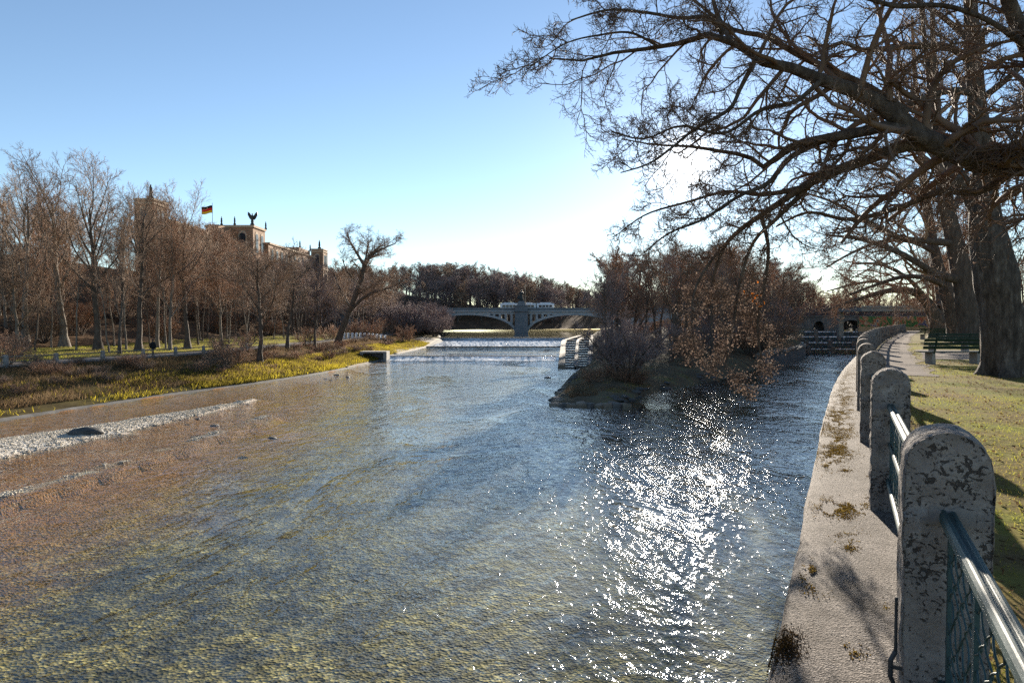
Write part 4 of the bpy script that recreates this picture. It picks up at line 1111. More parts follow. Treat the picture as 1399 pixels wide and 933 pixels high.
# ------------------------------------------------------------------ big trees whose limbs can be followed one by one
def resample(P, K):
    P = np.asarray(P, float); s = np.concatenate([[0], np.cumsum(np.linalg.norm(np.diff(P[:, :3], axis=0), axis=1))])
    C = catmull_n(P); s = np.concatenate([[0], np.cumsum(np.linalg.norm(np.diff(C[:, :3], axis=0), axis=1))])
    q = np.linspace(0, s[-1], K); return np.stack([np.interp(q, s, C[:, c]) for c in range(C.shape[1])], -1)
def catmull_n(P, n=8):
    return catmull(P, n)
def traced(path, Y0, Y1, K, thin=1.0):
    n = len(path); A = []
    for k, (px, py, wpx) in enumerate(path):
        Y = Y0 + (Y1 - Y0) * (k / max(n - 1, 1)); p = at(px, py, Y); A.append((*p, max(wpx * Y / 933 / 2 * thin, .004)))
    A = resample(np.array(A), K); return A[:, :3], A[:, 3]
def big_tree(name, label, base, trunk, limbs, seed, twigspec, bark, twig, group=None, extra=None, sides=14, leaf=None):
    """trunk and limbs: world polylines; the twig levels grow from them"""
    g = np.random.default_rng(seed); base = np.array(base, float)
    K = 22
    LP = np.array([l[0] for l in limbs]) - base; LR = np.array([l[1] for l in limbs])
    r_ = empty(name, base)
    TP = trunk[0][None] - base; TR = trunk[1][None].copy()
    nz = 1 + .10 * (np.random.default_rng(seed + 1).random(TR.shape) - .5); TR = TR * nz
    S_ = 36; TPf = resample(np.concatenate([TP[0], TR[0][:, None]], 1), 130); V, Q = join_tubes([(TPf[None, :, :3], TPf[None, :, 3], S_)])
    C3 = np.repeat(TPf[:, :3], S_, 0); an = np.tile(np.arange(S_), len(TPf)); hz = np.repeat(np.arange(len(TPf)) * .5, S_); rr_ = np.repeat(TPf[:, 3], S_)[:, None]
    rid = np.abs(fbm(np.cos(an * 2 * np.pi / S_) * 3.2 + seed, np.sin(an * 2 * np.pi / S_) * 3.2 + hz * .10, seed, 3)) * 2 - .35 + .5 * fbm(np.cos(an * 2 * np.pi / S_) * 1.2 + seed, np.sin(an * 2 * np.pi / S_) * 1.2 + hz * .05, seed + 3, 2)
    flare = np.exp(-np.maximum(V[:, 2:3], 0) / .45) * .35 * np.sin(an * 2 * np.pi / S_ * 5 + seed)[:, None]
    V = V + (V - C3) * (.22 * rid[:, None] + flare)
    link_mesh('trunk', mesh_np(name + '_trunk', V, Q, smooth=True), bark, r_)
    V, Q = join_tubes([(LP, LR, 10)])
    link_mesh('limbs', mesh_np(name + '_limbs', V, Q, smooth=True), bark, r_)
    src = [(LP, LR)] + ([(TP[:, int(TP.shape[1]*.5):], TR[:, int(TP.shape[1]*.5):])] if twigspec.get('trunk') else [])
    allP = []
    lev = []
    for si, (P0, R0) in enumerate(src):
        P, Rr = P0, R0
        for q, sp in enumerate(twigspec['levels']):
            sp = dict(sp); n = sp.pop('n'); per = sp.pop('per', None)
            if per:
                L = np.linalg.norm(np.diff(P, axis=1), axis=2).sum(1); n = np.maximum(2, (L * per).astype(int))
            P, Rr = grow(g, P, Rr, n, **sp)
            lev.append((P, Rr, 6 if q == 0 else (4 if q == 1 else 3)))
            if q >= 1: allP.append(P)
    V, Q = join_tubes(lev)
    link_mesh('crown', mesh_np(name + '_crown', V, Q), twig, r_)
    return tag(r_, label, 'tree', group), lev

NT0 = at(1570, 330, 9.6); ntx, nty = NT0[0], NT0[1]
gz = float(zlawn(ntx, nty))
tr_pts = np.array([[ntx + .1, nty, gz - .2, .62], [ntx + .05, nty, gz + .5, .50], [ntx, nty, gz + 2.0, .44], [ntx - .05, nty, gz + 3.6, .42], [ntx - .1, nty + .1, gz + 5.5, .36], [ntx + .1, nty + .2, gz + 8, .28], [ntx, nty + .2, gz + 12, .18], [ntx, nty + .3, gz + 16, .05]])
tA = resample(tr_pts, 22)
K = 22
near_limbs = [
    ([(1565,262,58),(1460,226,52),(1399,219,46),(1345,222,42),(1300,206,37),(1250,182,33),(1215,150,29),(1170,125,25),(1128,113,22),(1100,96,19),(1060,91,17),(1025,75,15),(985,46,12),(940,57,9),(890,66,7),(840,72,5.5),(800,83,4),(750,80,2.5)], 9.6, 8.6),
    ([(988,47,10),(968,24,8),(930,25,6),(880,17,5),(830,14,4),(780,28,2.5)], 8.9, 8.2),
    ([(1000,58,9),(980,20,8),(968,-20,6),(940,-60,5),(915,-110,3)], 9.0, 9.6),
    ([(1268,192,23),(1222,173,20),(1170,182,18),(1125,190,16),(1082,200,14),(1058,219,11),(1043,228,9),(1022,214,7.5),(980,206,6),(940,200,5),(895,198,3),(850,190,2)], 9.2, 10.0),
    ([(1280,200,25),(1238,199,22),(1180,220,19),(1135,236,16),(1095,257,13),(1060,281,11),(1010,315,8),(985,345,6),(972,392,4)], 9.3, 10.6),
    ([(1090,258,10),(1042,266,7.5),(992,262,5.5),(940,276,4.5),(885,292,3),(850,315,2)], 10.0, 10.4),
    ([(1240,155,16),(1190,122,14),(1140,98,12),(1095,77,11),(1045,50,9),(1000,40,7),(950,2,5),(905,-30,3)], 9.2, 10.3),
    ([(1032,82,9),(1012,120,7.5),(996,150,6.5),(950,176,5.5),(918,202,4.5),(886,224,3.5),(848,236,2)], 8.9, 8.3),
    ([(1130,190,12),(1080,215,10),(1050,250,8),(1010,268,6),(960,300,5),(915,318,3.5),(880,345,2)], 9.6, 9.0),
    ([(1560,330,36),(1450,150,32),(1408,72,27),(1378,2,23),(1358,-80,18),(1330,-170,11)], 9.6, 8.6),
    ([(1398,60,12),(1350,28,9),(1290,8,8),(1220,8,8),(1150,-15,6),(1090,-30,4)], 8.9, 8.3),
    ([(1399,222,16),(1340,262,13),(1285,262,11),(1225,285,9),(1160,300,7),(1105,290,5),(1060,310,3)], 9.5, 10.8),
    ([(1120,112,9),(1085,140,8),(1040,150,7),(990,182,5),(930,172,4),(880,190,3),(835,180,2)], 9.0, 8.7),
    ([(900,64,5),(862,45,4),(820,48,3.2),(772,60,2.4),(720,95,1.6)], 8.7, 8.2),
    ([(1110,250,10),(1060,300,7),(1030,330,6),(1012,380,5),(1004,430,4),(990,505,2)], 10.0, 10.3),
    ([(1040,295,8),(1050,340,6),(1044,390,5),(1035,440,4),(1040,492,2)], 10.2, 10.5),
    ([(1010,315,7),(975,352,5),(950,395,4),(945,440,3),(950,480,2)], 10.4, 10.2),
]
limbs = [traced(p, a, b_, K, .78) for p, a, b_ in near_limbs]
twigs_near = {'levels': [
    dict(n=0, per=3.6, t0=.05, t1=1, ang=48, asd=16, ratio=.30, K=8, wig=.22, trop=(-.015, 0, .00), rr=.45, tl=.62, rmin=.0075, lmax=1.9, lmin=.5),
    dict(n=9, t0=.1, t1=1, ang=46, asd=18, ratio=.45, K=7, wig=.26, trop=(-.01, 0, .015), rr=.6, tl=.4, rmin=.0048, lmin=.18),
    dict(n=7, t0=.1, t1=1, ang=46, asd=18, ratio=.5, K=4, wig=.24, trop=(0, 0, .03), rr=.65, tl=.35, rmin=.0034, lmin=.08),
    dict(n=3, t0=.2, t1=1, ang=42, asd=18, ratio=.55, K=3, wig=.2, trop=(0, 0, .03), rr=.75, tl=.3, rmin=.0029, lmin=.06)]}
nt, lev = big_tree('overhanging_tree', 'huge old bare tree whose crooked limbs hang out over the river from the right', (ntx, nty, gz), (tA[:, :3], tA[:, 3]), limbs, 21, twigs_near, bark_plane, twig_near)
base = np.array([ntx, nty, gz])
# withered leaves still hanging on the drooping branches, a few elsewhere
gl_ = np.random.default_rng(31)
P3 = np.concatenate([l[0] for l in lev[1:4] if l[0].shape[1] == 4])
wp = P3[:, -1] + base
u_ = wp[:, 0] / wp[:, 1] * 933 + 699.5; v_ = 438 - (wp[:, 2] - 6) / wp[:, 1] * 933
sel = np.where((v_ > 385) & (u_ < 1075))[0]
sel2 = np.where((v_ > 250) & (v_ <= 385))[0]
Va, Ta = leaves_mesh(gl_, P3[sel], min(4600, 40 * max(len(sel), 1)), .035, .9, .045) if len(sel) else (np.zeros((0, 3)), np.zeros((0, 3), int))
Vb, Tb = leaves_mesh(gl_, P3[sel2], 800, .04, .9, .03)
link_mesh('leaves', mesh_np('withered_leaves', np.concatenate([Va, Vb]), None, np.concatenate([Ta, Tb + len(Va)])), leaf_dry, nt)
Vc, Tc = leaves_mesh(gl_, np.stack([np.linspace(at(1026, 392, 10.1), at(1036, 414, 10.1), 4)]) - base, 14, .07, .9, .07)
link_mesh('leaves', mesh_np('orange_leaves', Vc, None, Tc), leafmat('orange leaves', [(.1, (.36,.10,.02)), (.9, (.62,.20,.04))], .45), nt)

def bank_twigs(per, sc, trop=(-.02, 0, .02), warm=1):
    return {'trunk': True, 'levels': [
        dict(n=0, per=per, t0=.12, t1=1, ang=48, asd=15, ratio=.34, K=8, wig=.16, trop=trop, rr=.5, tl=.35, rmin=.016*sc, lmax=4.2*sc, lmin=.9*sc),
        dict(n=8, t0=.1, t1=1, ang=44, asd=16, ratio=.42, K=6, wig=.19, trop=trop, rr=.55, tl=.4, rmin=.009*sc, lmin=.4*sc),
        dict(n=7, t0=.1, t1=1, ang=44, asd=16, ratio=.5, K=4, wig=.2, trop=(0, 0, .0), rr=.6, tl=.35, rmin=.0068*sc, lmin=.2*sc),
        dict(n=3, t0=.15, t1=1, ang=42, asd=16, ratio=.55, K=3, wig=.18, trop=(0, 0, .0), rr=.7, tl=.3, rmin=.0056*sc, lmin=.1*sc)]}
def bank_tree(name, label, Y, trunk, limb_list, seed, per, sc, bark, twig, trop=(-.02, 0, .02)):
    b0 = at(trunk[0][0], trunk[0][1], Y); z0 = float(zlawn(b0[0], b0[1]))
    TP, TR = traced(trunk, Y, Y, 26)
    TP[:, 2] = z0 - .15 + (TP[:, 2] - TP[0, 2])
    fl = np.exp(-np.maximum(TP[:, 2] - z0, 0) / .5); TR = TR * (1 + .25 * fl)
    lm = [traced(p, Y, Y + dy, 22, .85) for p, dy in limb_list]
    return big_tree(name, label, (b0[0], b0[1], z0), (TP, TR), lm, seed, bank_twigs(per, sc, trop), bark, twig)
bank_tree('lawn_tree', 'thick grey trunk with pale flecks standing on the lawn beside the nearest bench', 19.8,
    [(1386,518,64),(1379,480,57),(1368,420,53),(1358,360,50),(1348,312,45),(1345,270,34),(1345,230,29),(1338,170,25),(1332,100,22),(1328,30,18),(1322,-60,13),(1318,-160,7)],
    [([(1347,305,30),(1325,265,25),(1300,226,20),(1286,195,15),(1275,150,11),(1268,90,8),(1258,10,5)], 1.0),
     ([(1331,88,13),(1302,67,12),(1270,63,11),(1235,64,10),(1200,68,9),(1172,68,7),(1150,58,6),(1105,78,3)], -1.5),
     ([(1334,128,13),(1300,124,11),(1265,133,10),(1228,150,8),(1190,166,6),(1135,160,3)], -1.0),
     ([(1345,240,15),(1395,200,13),(1470,140,10),(1560,60,5)], 1.5),
     ([(1335,140,11),(1385,100,9),(1440,40,6),(1480,-40,3)], -1.5),
     ([(1330,60,10),(1290,25,8),(1250,0,6),(1190,-20,4)], 1.5),
     ([(1338,170,10),(1372,165,8),(1415,172,6),(1460,190,3)], -2.5),
     ([(1342,215,9),(1300,250,7),(1262,262,6),(1220,250,4),(1180,262,2.5)], -2.0),
     ([(1328,20,10),(1345,-40,8),(1370,-110,5)], 1.0)], 41, 1.25, 1.0, bark_plane, twig_near)
bank_tree('lawn_tree', 'dark massive trunk standing behind the benches with low limbs arching over the channel', 46,
    [(1334,471,42),(1328,440,32),(1320,400,28),(1310,350,25),(1302,318,21),(1292,270,18),(1286,220,15),(1280,160,12),(1277,100,9),(1274,30,6),(1272,-40,3)],
    [([(1308,382,15),(1280,374,12),(1255,360,10),(1230,346,9),(1200,334,7),(1170,326,5),(1128,321,3)], -6),
     ([(1302,332,13),(1265,329,10),(1230,325,9),(1205,312,8),(1180,300,6),(1140,277,4),(1095,262,2.5)], -5),
     ([(1296,290,11),(1330,245,9),(1372,205,7),(1420,180,4)], 3), ([(1288,230,9),(1255,185,7),(1225,120,5),(1210,60,3)], 3),
     ([(1306,350,10),(1345,320,8),(1390,300,6),(1450,300,3)], -4), ([(1284,190,8),(1310,130,6),(1335,60,4),(1345,0,2.5)], -3),
     ([(1296,280,9),(1255,262,7),(1215,232,5),(1175,220,3)], -7)], 43, .85, 1.5, bark_dark, twig_brown)
bank_tree('lawn_tree', 'slimmer dark trunk just left of the massive one behind the benches', 51,
    [(1308,468,25),(1303,440,20),(1296,405,18),(1290,385,16),(1281,358,13),(1270,300,11),(1262,240,9),(1254,160,7),(1249,80,5),(1246,20,3)],
    [([(1292,390,10),(1265,380,8),(1235,378,7),(1200,388,5),(1162,402,3)], -6), ([(1278,345,9),(1245,330,7),(1205,330,6),(1165,345,4),(1130,365,2.5)], -5),
     ([(1268,290,7),(1235,255,5),(1200,235,3)], 2), ([(1274,320,7),(1310,280,5),(1340,260,3)], 3)], 45, .8, 1.6, bark_dark, twig_warm)
bank_tree('lawn_tree', 'dark trunk bending in a low arch toward the channel beyond the benches', 63,
    [(1290,462,30),(1281,438,20),(1272,420,16),(1262,406,13),(1248,397,11),(1225,394,9),(1195,400,6),(1160,411,4),(1128,422,2)],
    [([(1283,445,13),(1284,410,11),(1278,372,9),(1270,330,7),(1262,280,5)], 3), ([(1265,408,8),(1240,380,6),(1205,362,5),(1165,360,3)], -6),
     ([(1230,394,6),(1200,385,5),(1168,388,3.5),(1130,398,2)], 5), ([(1282,420,8),(1310,380,6),(1335,350,4)], 4)], 47, .8, 1.9, bark_dark, twig_warm, (-.02, 0, -.01))
# further trees along the channel and behind the park path
def on_bank(s, o): 
    p = fpos(np.array([s]))[0] + fnorm(np.array([s]))[0] * o; return np.array([p[0], p[1], float(zlawn(p[0], p[1]))])
for k, (ds, o, h) in enumerate([(78, 5.5, 15), (88, 4, 13), (99, 5.5, 14), (112, 3.5, 12), (126, 5, 13), (142, 5, 13), (70, 8.5, 16)]):
    put_tree('channel_tree', 'wood', k + 1, on_bank(S_POST1 + ds, o) - np.array([0, 0, .1]), h / 13.2, k * 1.3, 'rusty brown bare tree in the row lining the side channel beyond the benches', group='trees lining the side channel', bark=bark_dark, twig=twig_warm, sxy=1.25)
for k, (ds, o, h) in enumerate([(34, 21, 17), (42, 25, 19), (53, 20, 17), (57, 28, 18), (66, 22, 17), (74, 30, 19), (82, 20, 16), (92, 25, 17), (101, 33, 18), (108, 21, 15), (120, 27, 16), (132, 20, 15), (140, 34, 17), (155, 24, 16), (165, 14, 15), (180, 20, 16), (175, 34, 17)]):
    put_tree('park_tree', 'wood' if k % 3 else 'tall', k, on_bank(S_POST1 + ds, o) - np.array([0, 0, .1]), h / (13.2 if k % 3 else 21), k * 2.1, 'brown bare tree standing beyond the right hand park path', group='trees beyond the right park path', bark=bark_dark if k % 2 else bark_grey, twig=twig_warm if k % 2 else twig_brown, sxy=1.1)
for k, (x, y) in enumerate([(86, 178), (100, 186), (112, 196), (78, 190), (92, 205), (122, 210), (105, 222), (84, 222), (135, 230), (68, 200), (72, 186), (91, 186), (80, 202), (96, 192), (88, 214), (100, 232), (112, 214), (120, 232), (64, 178), (76, 235), (94, 240), (128, 215), (108, 240), (84, 190), (118, 198)]):
    put_tree('channel_end_tree', 'far', k, (x, y, 4.2), (11 + k % 4 * 1.2) / 14.5, k * 1.9, 'brown bare tree closing the view behind the canal weir', group='trees behind the canal weir', bark=bark_dark, twig=twig_warm, sxy=1.3)

for k, (x, y) in enumerate([(86, 182), (92, 188), (97, 184), (103, 190), (80, 180), (90, 196), (108, 200), (112, 188)]):
    put_tree('canal_bush', 'shrub', k, (x, y, 4.0), 1.5, k * 1.9, 'dusky bush behind the small arched footbridge beyond the canal weir', 'shrub', 'bushes behind the footbridge', bark_dark, twig_purple, sxy=1.3)
# ------------------------------------------------------------------ island trees and bushes
g = np.random.default_rng(14); placed = []
top_x = [780, 800, 830, 870, 950, 1040, 1085, 1105, 1120]; top_y = [385, 356, 334, 322, 322, 335, 352, 385, 430]
for k in range(4000):
    if len(placed) >= 44: break
    y = g.uniform(74, 215); uu = g.uniform(.08, .92); x = float(il(y) + (ir(y) - il(y)) * uu)
    if any((x-a)**2 + (y-b_)**2 < 15 for a, b_ in placed): continue
    px = 699.5 + 933 * x / y
    if px < 812 or px > 1105: continue
    top = np.interp(px, top_x, top_y); z = float(zisland(x, y))
    h = (6 + (438 - top) * y / 933 - z) * g.uniform(.8, 1.0)
    if h > 19 or h < 5: continue
    placed.append((x, y))
    put_tree('island_tree', 'wood' if h < 15 or k % 2 else 'far', k, (x, y, z - .15), h / 13.4, g.uniform(0, 6.28), 'bare purplish brown tree crowding the wooded island', group='trees crowding the island', bark=bark_dark, twig=(twig_purple, twig_brown, twig_warm)[k % 3], sxy=g.uniform(1.0, 1.3))
p = atz(857, 521, .75); p[2] = float(zisland(p[0], p[1]))
put_tree('island_bush', 'shrub', 0, p, 1.3, .4, 'rounded many stemmed bush with fine mauve twigs near the island tip', 'shrub', bark=bark_dark, twig=twig_purple, sxy=1.12)
p = atz(838, 512, .75); p[2] = float(zisland(p[0], p[1]))
put_tree('island_bush', 'shrub', 1, p, .95, 1.4, 'smaller mauve bush just behind the rounded one near the island tip', 'shrub', bark=bark_dark, twig=twig_purple, sxy=1.1)
for k, (x, y, s, lab) in enumerate([(32.5, 93, 1.25, None), (38, 103, 1.45, None), (43, 112, 1.6, None), (46, 120, 1.6, None), (39, 116, 1.7, None), (33, 104, 1.5, None), (50, 127, 1.4, None), (27, 90, 1.1, None), (19.5, 76, .8, None), (23, 84, .9, None)]):
    put_tree('shore_bush', 'shrub', k, (x, y, float(zisland(x, y)) - .1), s, k * 1.1, 'dense dusky bush leaning over the dark side of the island toward the canal', 'shrub', 'dense bushes on the canal side of the island', bark_dark, twig_purple if k % 2 else twig_warm, sxy=1.1)
g = np.random.default_rng(15)
for k in range(95):
    y = 58 + 150 * g.random() ** 1.3; uu = g.uniform(.15, .85); x = float(il(y) + (ir(y) - il(y)) * uu)
    put_tree('undergrowth_bush', 'bush', k, (x, y, float(zisland(x, y)) - .05), g.uniform(.45, 1.1) * (1 if y < 100 else 1.6), g.uniform(0, 6.28), 'low reddish twiggy bush in the undergrowth of the island', 'shrub', 'undergrowth bushes on the island', bark_dark, twig_warm if k % 2 else twig_brown, sxy=1.2)
# bushes on the left bank top and slope
for k in range(80):
    y = 42 + 108 * g.random() ** 1.4; dd = g.uniform(3.5, 10.8); x = float(wl(y)) - dd
    put_tree('bank_bush', 'bush', k, (x, y, ground_left(x, y) - .05), g.uniform(.4, .95), g.uniform(0, 6.28), 'tangled brown bush on the left bank below the riverside path', 'shrub', 'tangled bushes on the left bank', bark_dark, twig_warm if k % 2 else twig_brown, sxy=1.3)
for k, (px, py, s) in enumerate([(4, 500, 2.0), (20, 493, 1.6), (318, 487, 2.2), (300, 483, 1.5), (335, 478, 1.6), (505, 462, 3.2), (530, 458, 3.0), (480, 462, 2.4), (450, 466, 2.2), (420, 472, 2.0), (555, 462, 2.6)]):
    p = ground_px(px, py, 2.3)
    put_tree('straggling_bush', 'bush', k, p, s, k * 1.7, 'tall straggling pale twigged bush at the edge of the left riverside path', 'shrub', 'tall straggling bushes along the left path', bark_grey, twig_warm, sxy=1.0)
# leaning tree upstream on the left bank
Yt = 112; b0 = at(463, 468, Yt); z0 = ground_left(b0[0], b0[1])
TP, TR = traced([(460,470,17),(470,442,13),(482,412,12),(492,385,11),(499,360,9),(508,345,6),(520,335,3)], Yt, Yt, 22, .62); TP[:, 2] += z0 - TP[0, 2] - .1
lm = [traced(p_, Yt, Yt + dy, 22, .55) for p_, dy in [
    ([(497,362,8),(487,345,6),(478,330,4),(474,318,2.5)], 2), ([(500,358,7),(512,346,5),(527,338,4),(540,333,2)], -2), ([(498,360,5),(502,340,4),(503,325,2)], 1),
    ([(474,430,9),(495,408,7),(515,398,5),(537,392,4),(548,384,2)], -4), ([(484,405,6),(510,390,5),(530,375,3)], 3), ([(478,420,6),(465,395,5),(455,372,3)], 3), ([(490,388,5),(475,372,4),(468,355,2)], -2)]]
big_tree('leaning_tree', 'lone dark tree leaning right with a forked flat top beside the upstream river', (b0[0], b0[1], z0), (TP, TR), lm, 51, bank_twigs(1.6, 2.3, (0, 0, .05)), bark_dark, twig_brown)

# ------------------------------------------------------------------ stone posts and railing along the embankment
SP = 4.42
def post_mesh(seed):
    g = np.random.default_rng(seed)
    W, D, H = .178, .15, 1.16   # half width across the fence line, half depth along it, height above the ledge seat
    prof = []
    zs0 = H - W * .98
    for z in np.linspace(-.55, zs0, 18): prof.append((W, z))
    for a in np.linspace(0, math.pi, 19)[1:-1]: prof.append((W * math.cos(a), zs0 + W * .98 * math.sin(a)))
    for z in np.linspace(zs0, -.55, 18): prof.append((-W, z))
    prof = np.array(prof); n = len(prof); c = np.array([0, (zs0 - .55) / 2])
    layers = [(-D, .93), (-D + .025, 1.0)] + [(y, 1.0) for y in np.linspace(-D + .06, D - .06, 6)] + [(D - .025, 1.0), (D, .93)]
    V = []
    for y, s in layers:
        for x, z in prof:
            q = np.array([x * (1 - (1 - s) * .8), z if z < zs0 - .2 else zs0 + (z - zs0) * (1 - (1 - s) * .55) if z > zs0 else z])
            V.append((q[0], y, q[1]))
    # faces: rings plus front/back filled with a grid fan of interior rings
    m = MB(); fs = []
    L = len(layers)
    for k in range(L - 1):
        for i_ in range(n - 1): fs.append((k*n+i_, k*n+i_+1, (k+1)*n+i_+1, (k+1)*n+i_))
    V = np.array(V)
    def cap(layer, y, flip):
        base_ = len(V_all)
        nx, nz = 11, 30
        half = n // 2
        idx = []
        for r_ in range(half + 1):
            a = V[layer*n + r_]; b_ = V[layer*n + n - 1 - r_]
            row_ = []
            for k in range(nx):
                if k == 0: row_.append(layer*n + r_)
                elif k == nx - 1: row_.append(layer*n + n - 1 - r_)
                else:
                    f = k / (nx - 1); V_all.append(a * (1 - f) + b_ * f); row_.append(len(V_all) - 1)
            idx.append(row_)
        for r_ in range(half):
            for k in range(nx - 1):
                q = (idx[r_][k], idx[r_][k+1], idx[r_+1][k+1], idx[r_+1][k])
                fs.append(q if not flip else q[::-1])
    V_all = [v for v in V]
    cap(0, -D, True); cap(L - 1, D, False)
    V2 = np.array(V_all)
    me = mesh_np('stone_post', V2, fs, smooth=True)
    return me
def rough_object(o, strength, scale, seed):
    s_ = o.modifiers.new('sub', 'SUBSURF'); s_.levels = 1; s_.render_levels = 2
    tx = bpy.data.textures.new('stone clouds', 'CLOUDS'); tx.noise_scale = scale; tx.noise_depth = 4
    d_ = o.modifiers.new('rough', 'DISPLACE'); d_.texture = tx; d_.strength = strength; d_.mid_level = .5; d_.texture_coords = 'LOCAL'
post_me = post_mesh(3)
def make_post(s, near):
    p = fpos(np.array([s]))[0]; t_ = fdir(np.array([s]))[0]
    r_ = empty('stone_post', (p[0], p[1], ZL + .34), math.atan2(t_[1], t_[0]) - math.pi / 2)
    return r_
N0 = -2
posts = []
ords = {-1: 'stone railing post just beside the viewer, at the near end of the row', 0: 'nearest large pitted stone post with rounded top and mortar patches at the rail',
        1: 'second pitted stone post with a pale fleck at its top, three rails entering it', 2: 'third rounded stone post, partly hidden behind the second one',
        3: 'fourth stone post showing only its rounded top above the third', 4: 'fifth stone post at the start of the long far row'}
for k in range(-1, 26):
    s = S_POST1 + k * SP
    if k in (-1, 0, 1, 2):
        r_ = make_post(s, True)
        me = post_me.copy()
        o = link_mesh('shaft', me, post_m, r_); rough_object(o, .036, (.11, .15, .09, .13)[k + 1], k)
        m = MB()
        g = np.random.default_rng(50 + k)
        for zc, sc in ((.78, 1.0),):
            V = [(0, -.170, zc)]; F_ = []
            na = 18
            for q in range(na):
                a = 2*math.pi*q/na; rr_ = sc * (.045 + .05 * g.random()) * (1.25 if abs(math.cos(a)) > .6 else .8)
                V.append((rr_ * math.cos(a), -.154, zc - .01 + rr_ * .8 * math.sin(a)))
            for q in range(na): F_.append((0, 1 + (q + 1) % na, 1 + q))
            m.add(V, F_)
        m.build('mortar_patch', mortar, r_, smooth=True)
        far0 = r_ if k == 2 else None
    else:
        if k == 3:
            r_ = make_post(s, False); o = link_mesh('shaft', post_me, post_m, r_); proto = r_
        else:
            r_ = copy_tree(proto); q = make_post(s, False); r_.location = q.location; r_.rotation_euler = q.rotation_euler; bpy.data.objects.remove(q)
    tag(r_, ords.get(k, 'weathered stone post in the far row that closes up like a wall along the curve'), 'post', 'stone posts of the embankment railing')
    posts.append(r_)
# iron pipe clamp on the river side of the nearest post
m = MB(); m.tube([(-.196, -.12, .36), (-.196, -.12, .10)], .007, 8); m.tube([(-.196, -.12, .10), (-.216, -.13, .06), (-.216, -.13, -.02), (-.199, -.12, -.06), (-.199, -.12, -.4)], .011, 8); m.box((-.218, -.135, .02), (-.165, -.10, .04))
m.build('iron_clamp', dark_metal, posts[1])

def make_panel(mid):
    L = SP - .27
    r_ = empty('railing_panel', (0, 0, 0))
    def hat(z, w_, h_):
        pr = [(-w_, z - h_), (w_, z - h_), (w_, z - .006), (w_ * .72, z + .012), (w_ * .3, z + .014), (w_ * .25, z + .004), (-w_ * .25, z + .004), (-w_ * .3, z + .014), (-w_ * .72, z + .012), (-w_, z - .006)]
        m_ = MB(); m_.prism(pr, -L/2 - .06, L/2 + .06); return m_
    hat(.0, .035, .042).build('top_rail', rail_m, r_, bevel=.004)
    hat(-.78, .034, .04).build('bottom_rail', rail_m, r_, bevel=.004)
    if mid: hat(-.40, .02, .03).build('middle_rail', rail_m, r_)
    for q in range(7):
        y = -L/2 + .10 + q * (L - .2) / 6
        m_ = MB(); m_.box((-.008, y - .022, -.778), (.008, y + .022, -.047)); m_.build('bar', rail_m, r_)
    # interlaced wire: mirrored wavy wires that touch and part again
    P = []; nW = int(L / .10)
    zz = np.linspace(-.775, -.05, 48)
    for q in range(nW):
        y = -L/2 + .05 + q * .10
        ph = math.pi * (q % 2)
        P.append(np.stack([.004 * np.cos(zz * 60 + ph), y + .049 * np.sin(zz * 2 * math.pi / .15 + ph), zz], -1))
    P = np.array(P); V, Q = join_tubes([(P, np.full(P.shape[:2], .0045), 4)])
    link_mesh('wire_mesh', mesh_np('wire_mesh', V, Q, smooth=True), rail_m, r_)
    return r_
pr0 = make_panel(False); pr1 = make_panel(True)
names = {-1: 'green railing panel with looped wire mesh and worn steel rail, nearest of the row', 0: 'green railing panel between the nearest two stone posts', 1: 'green railing panel between the second and third stone posts'}
used = {0: False, 1: False}
for k in range(-1, 25):
    s = S_POST1 + (k + .5) * SP; sa, sb = S_POST1 + k * SP, S_POST1 + (k + 1) * SP
    pa, pb = fpos(np.array([sa, sb])); t_ = (pb - pa) / np.linalg.norm(pb - pa)
    q = 0 if k == -1 else 1
    base_ = (pr0, pr1)[q]
    r_ = base_ if not used[q] else copy_tree(base_)
    used[q] = True
    r_.location = (*(pa + pb) / 2, 5.13); r_.rotation_euler = (0, 0, math.atan2(t_[1], t_[0]) - math.pi / 2)
    tag(r_, names.get(k, 'green railing panel between two posts of the far row along the curve'), 'railing', 'railing panels between the stone posts')

# ------------------------------------------------------------------ benches
def make_bench(loc, rz, label):
    r_ = empty('park_bench', loc, rz)
    W = 1.30
    for i_, y in enumerate((-.02, .11, .24, .37)):
        m = MB(); m.box((-W, y, .43), (W, y + .105, .465)); m.build('seat_slat', bench_green, r_, bevel=.008)
    for i_, z in enumerate((.56, .70, .84)):
        m = MB(); y = -.06 - i_ * .035
        m.hexa([(-W, y, z), (W, y, z), (W, y + .03, z), (-W, y + .03, z), (-W, y - .03, z + .11), (W, y - .03, z + .11), (W, y, z + .11), (-W, y, z + .11)]); m.build('back_slat', bench_green, r_, bevel=.006)
    for s in (-1, 1):
        m = MB(); m.hexa([(s*.85-.07, -.03, -.1), (s*.85+.07, -.03, -.1), (s*.85+.07, .42, -.1), (s*.85-.07, .42, -.1), (s*.85-.06, .0, .428), (s*.85+.06, .0, .428), (s*.85+.06, .45, .428), (s*.85-.06, .45, .428)])
        m.build('leg', concrete, r_, bevel=.015)
        m = MB(); m.hexa([(s*.85-.025, -.03, .40), (s*.85+.025, -.03, .40), (s*.85+.025, .0, .40), (s*.85-.025, .0, .40), (s*.85-.025, -.20, .97), (s*.85+.025, -.20, .97), (s*.85+.025, -.165, .97), (s*.85-.025, -.165, .97)])
        m.build('back_support', bench_green, r_)
    return tag(r_, label, 'bench', 'green park benches on the right bank')
def lawn_px(px, Y):
    p = at(px, 480, Y); return (p[0], p[1], float(zlawn(p[0], p[1])))
make_bench(lawn_px(1307, 25.2), R(2), 'dark green slatted bench with concrete legs nearest on the right lawn')
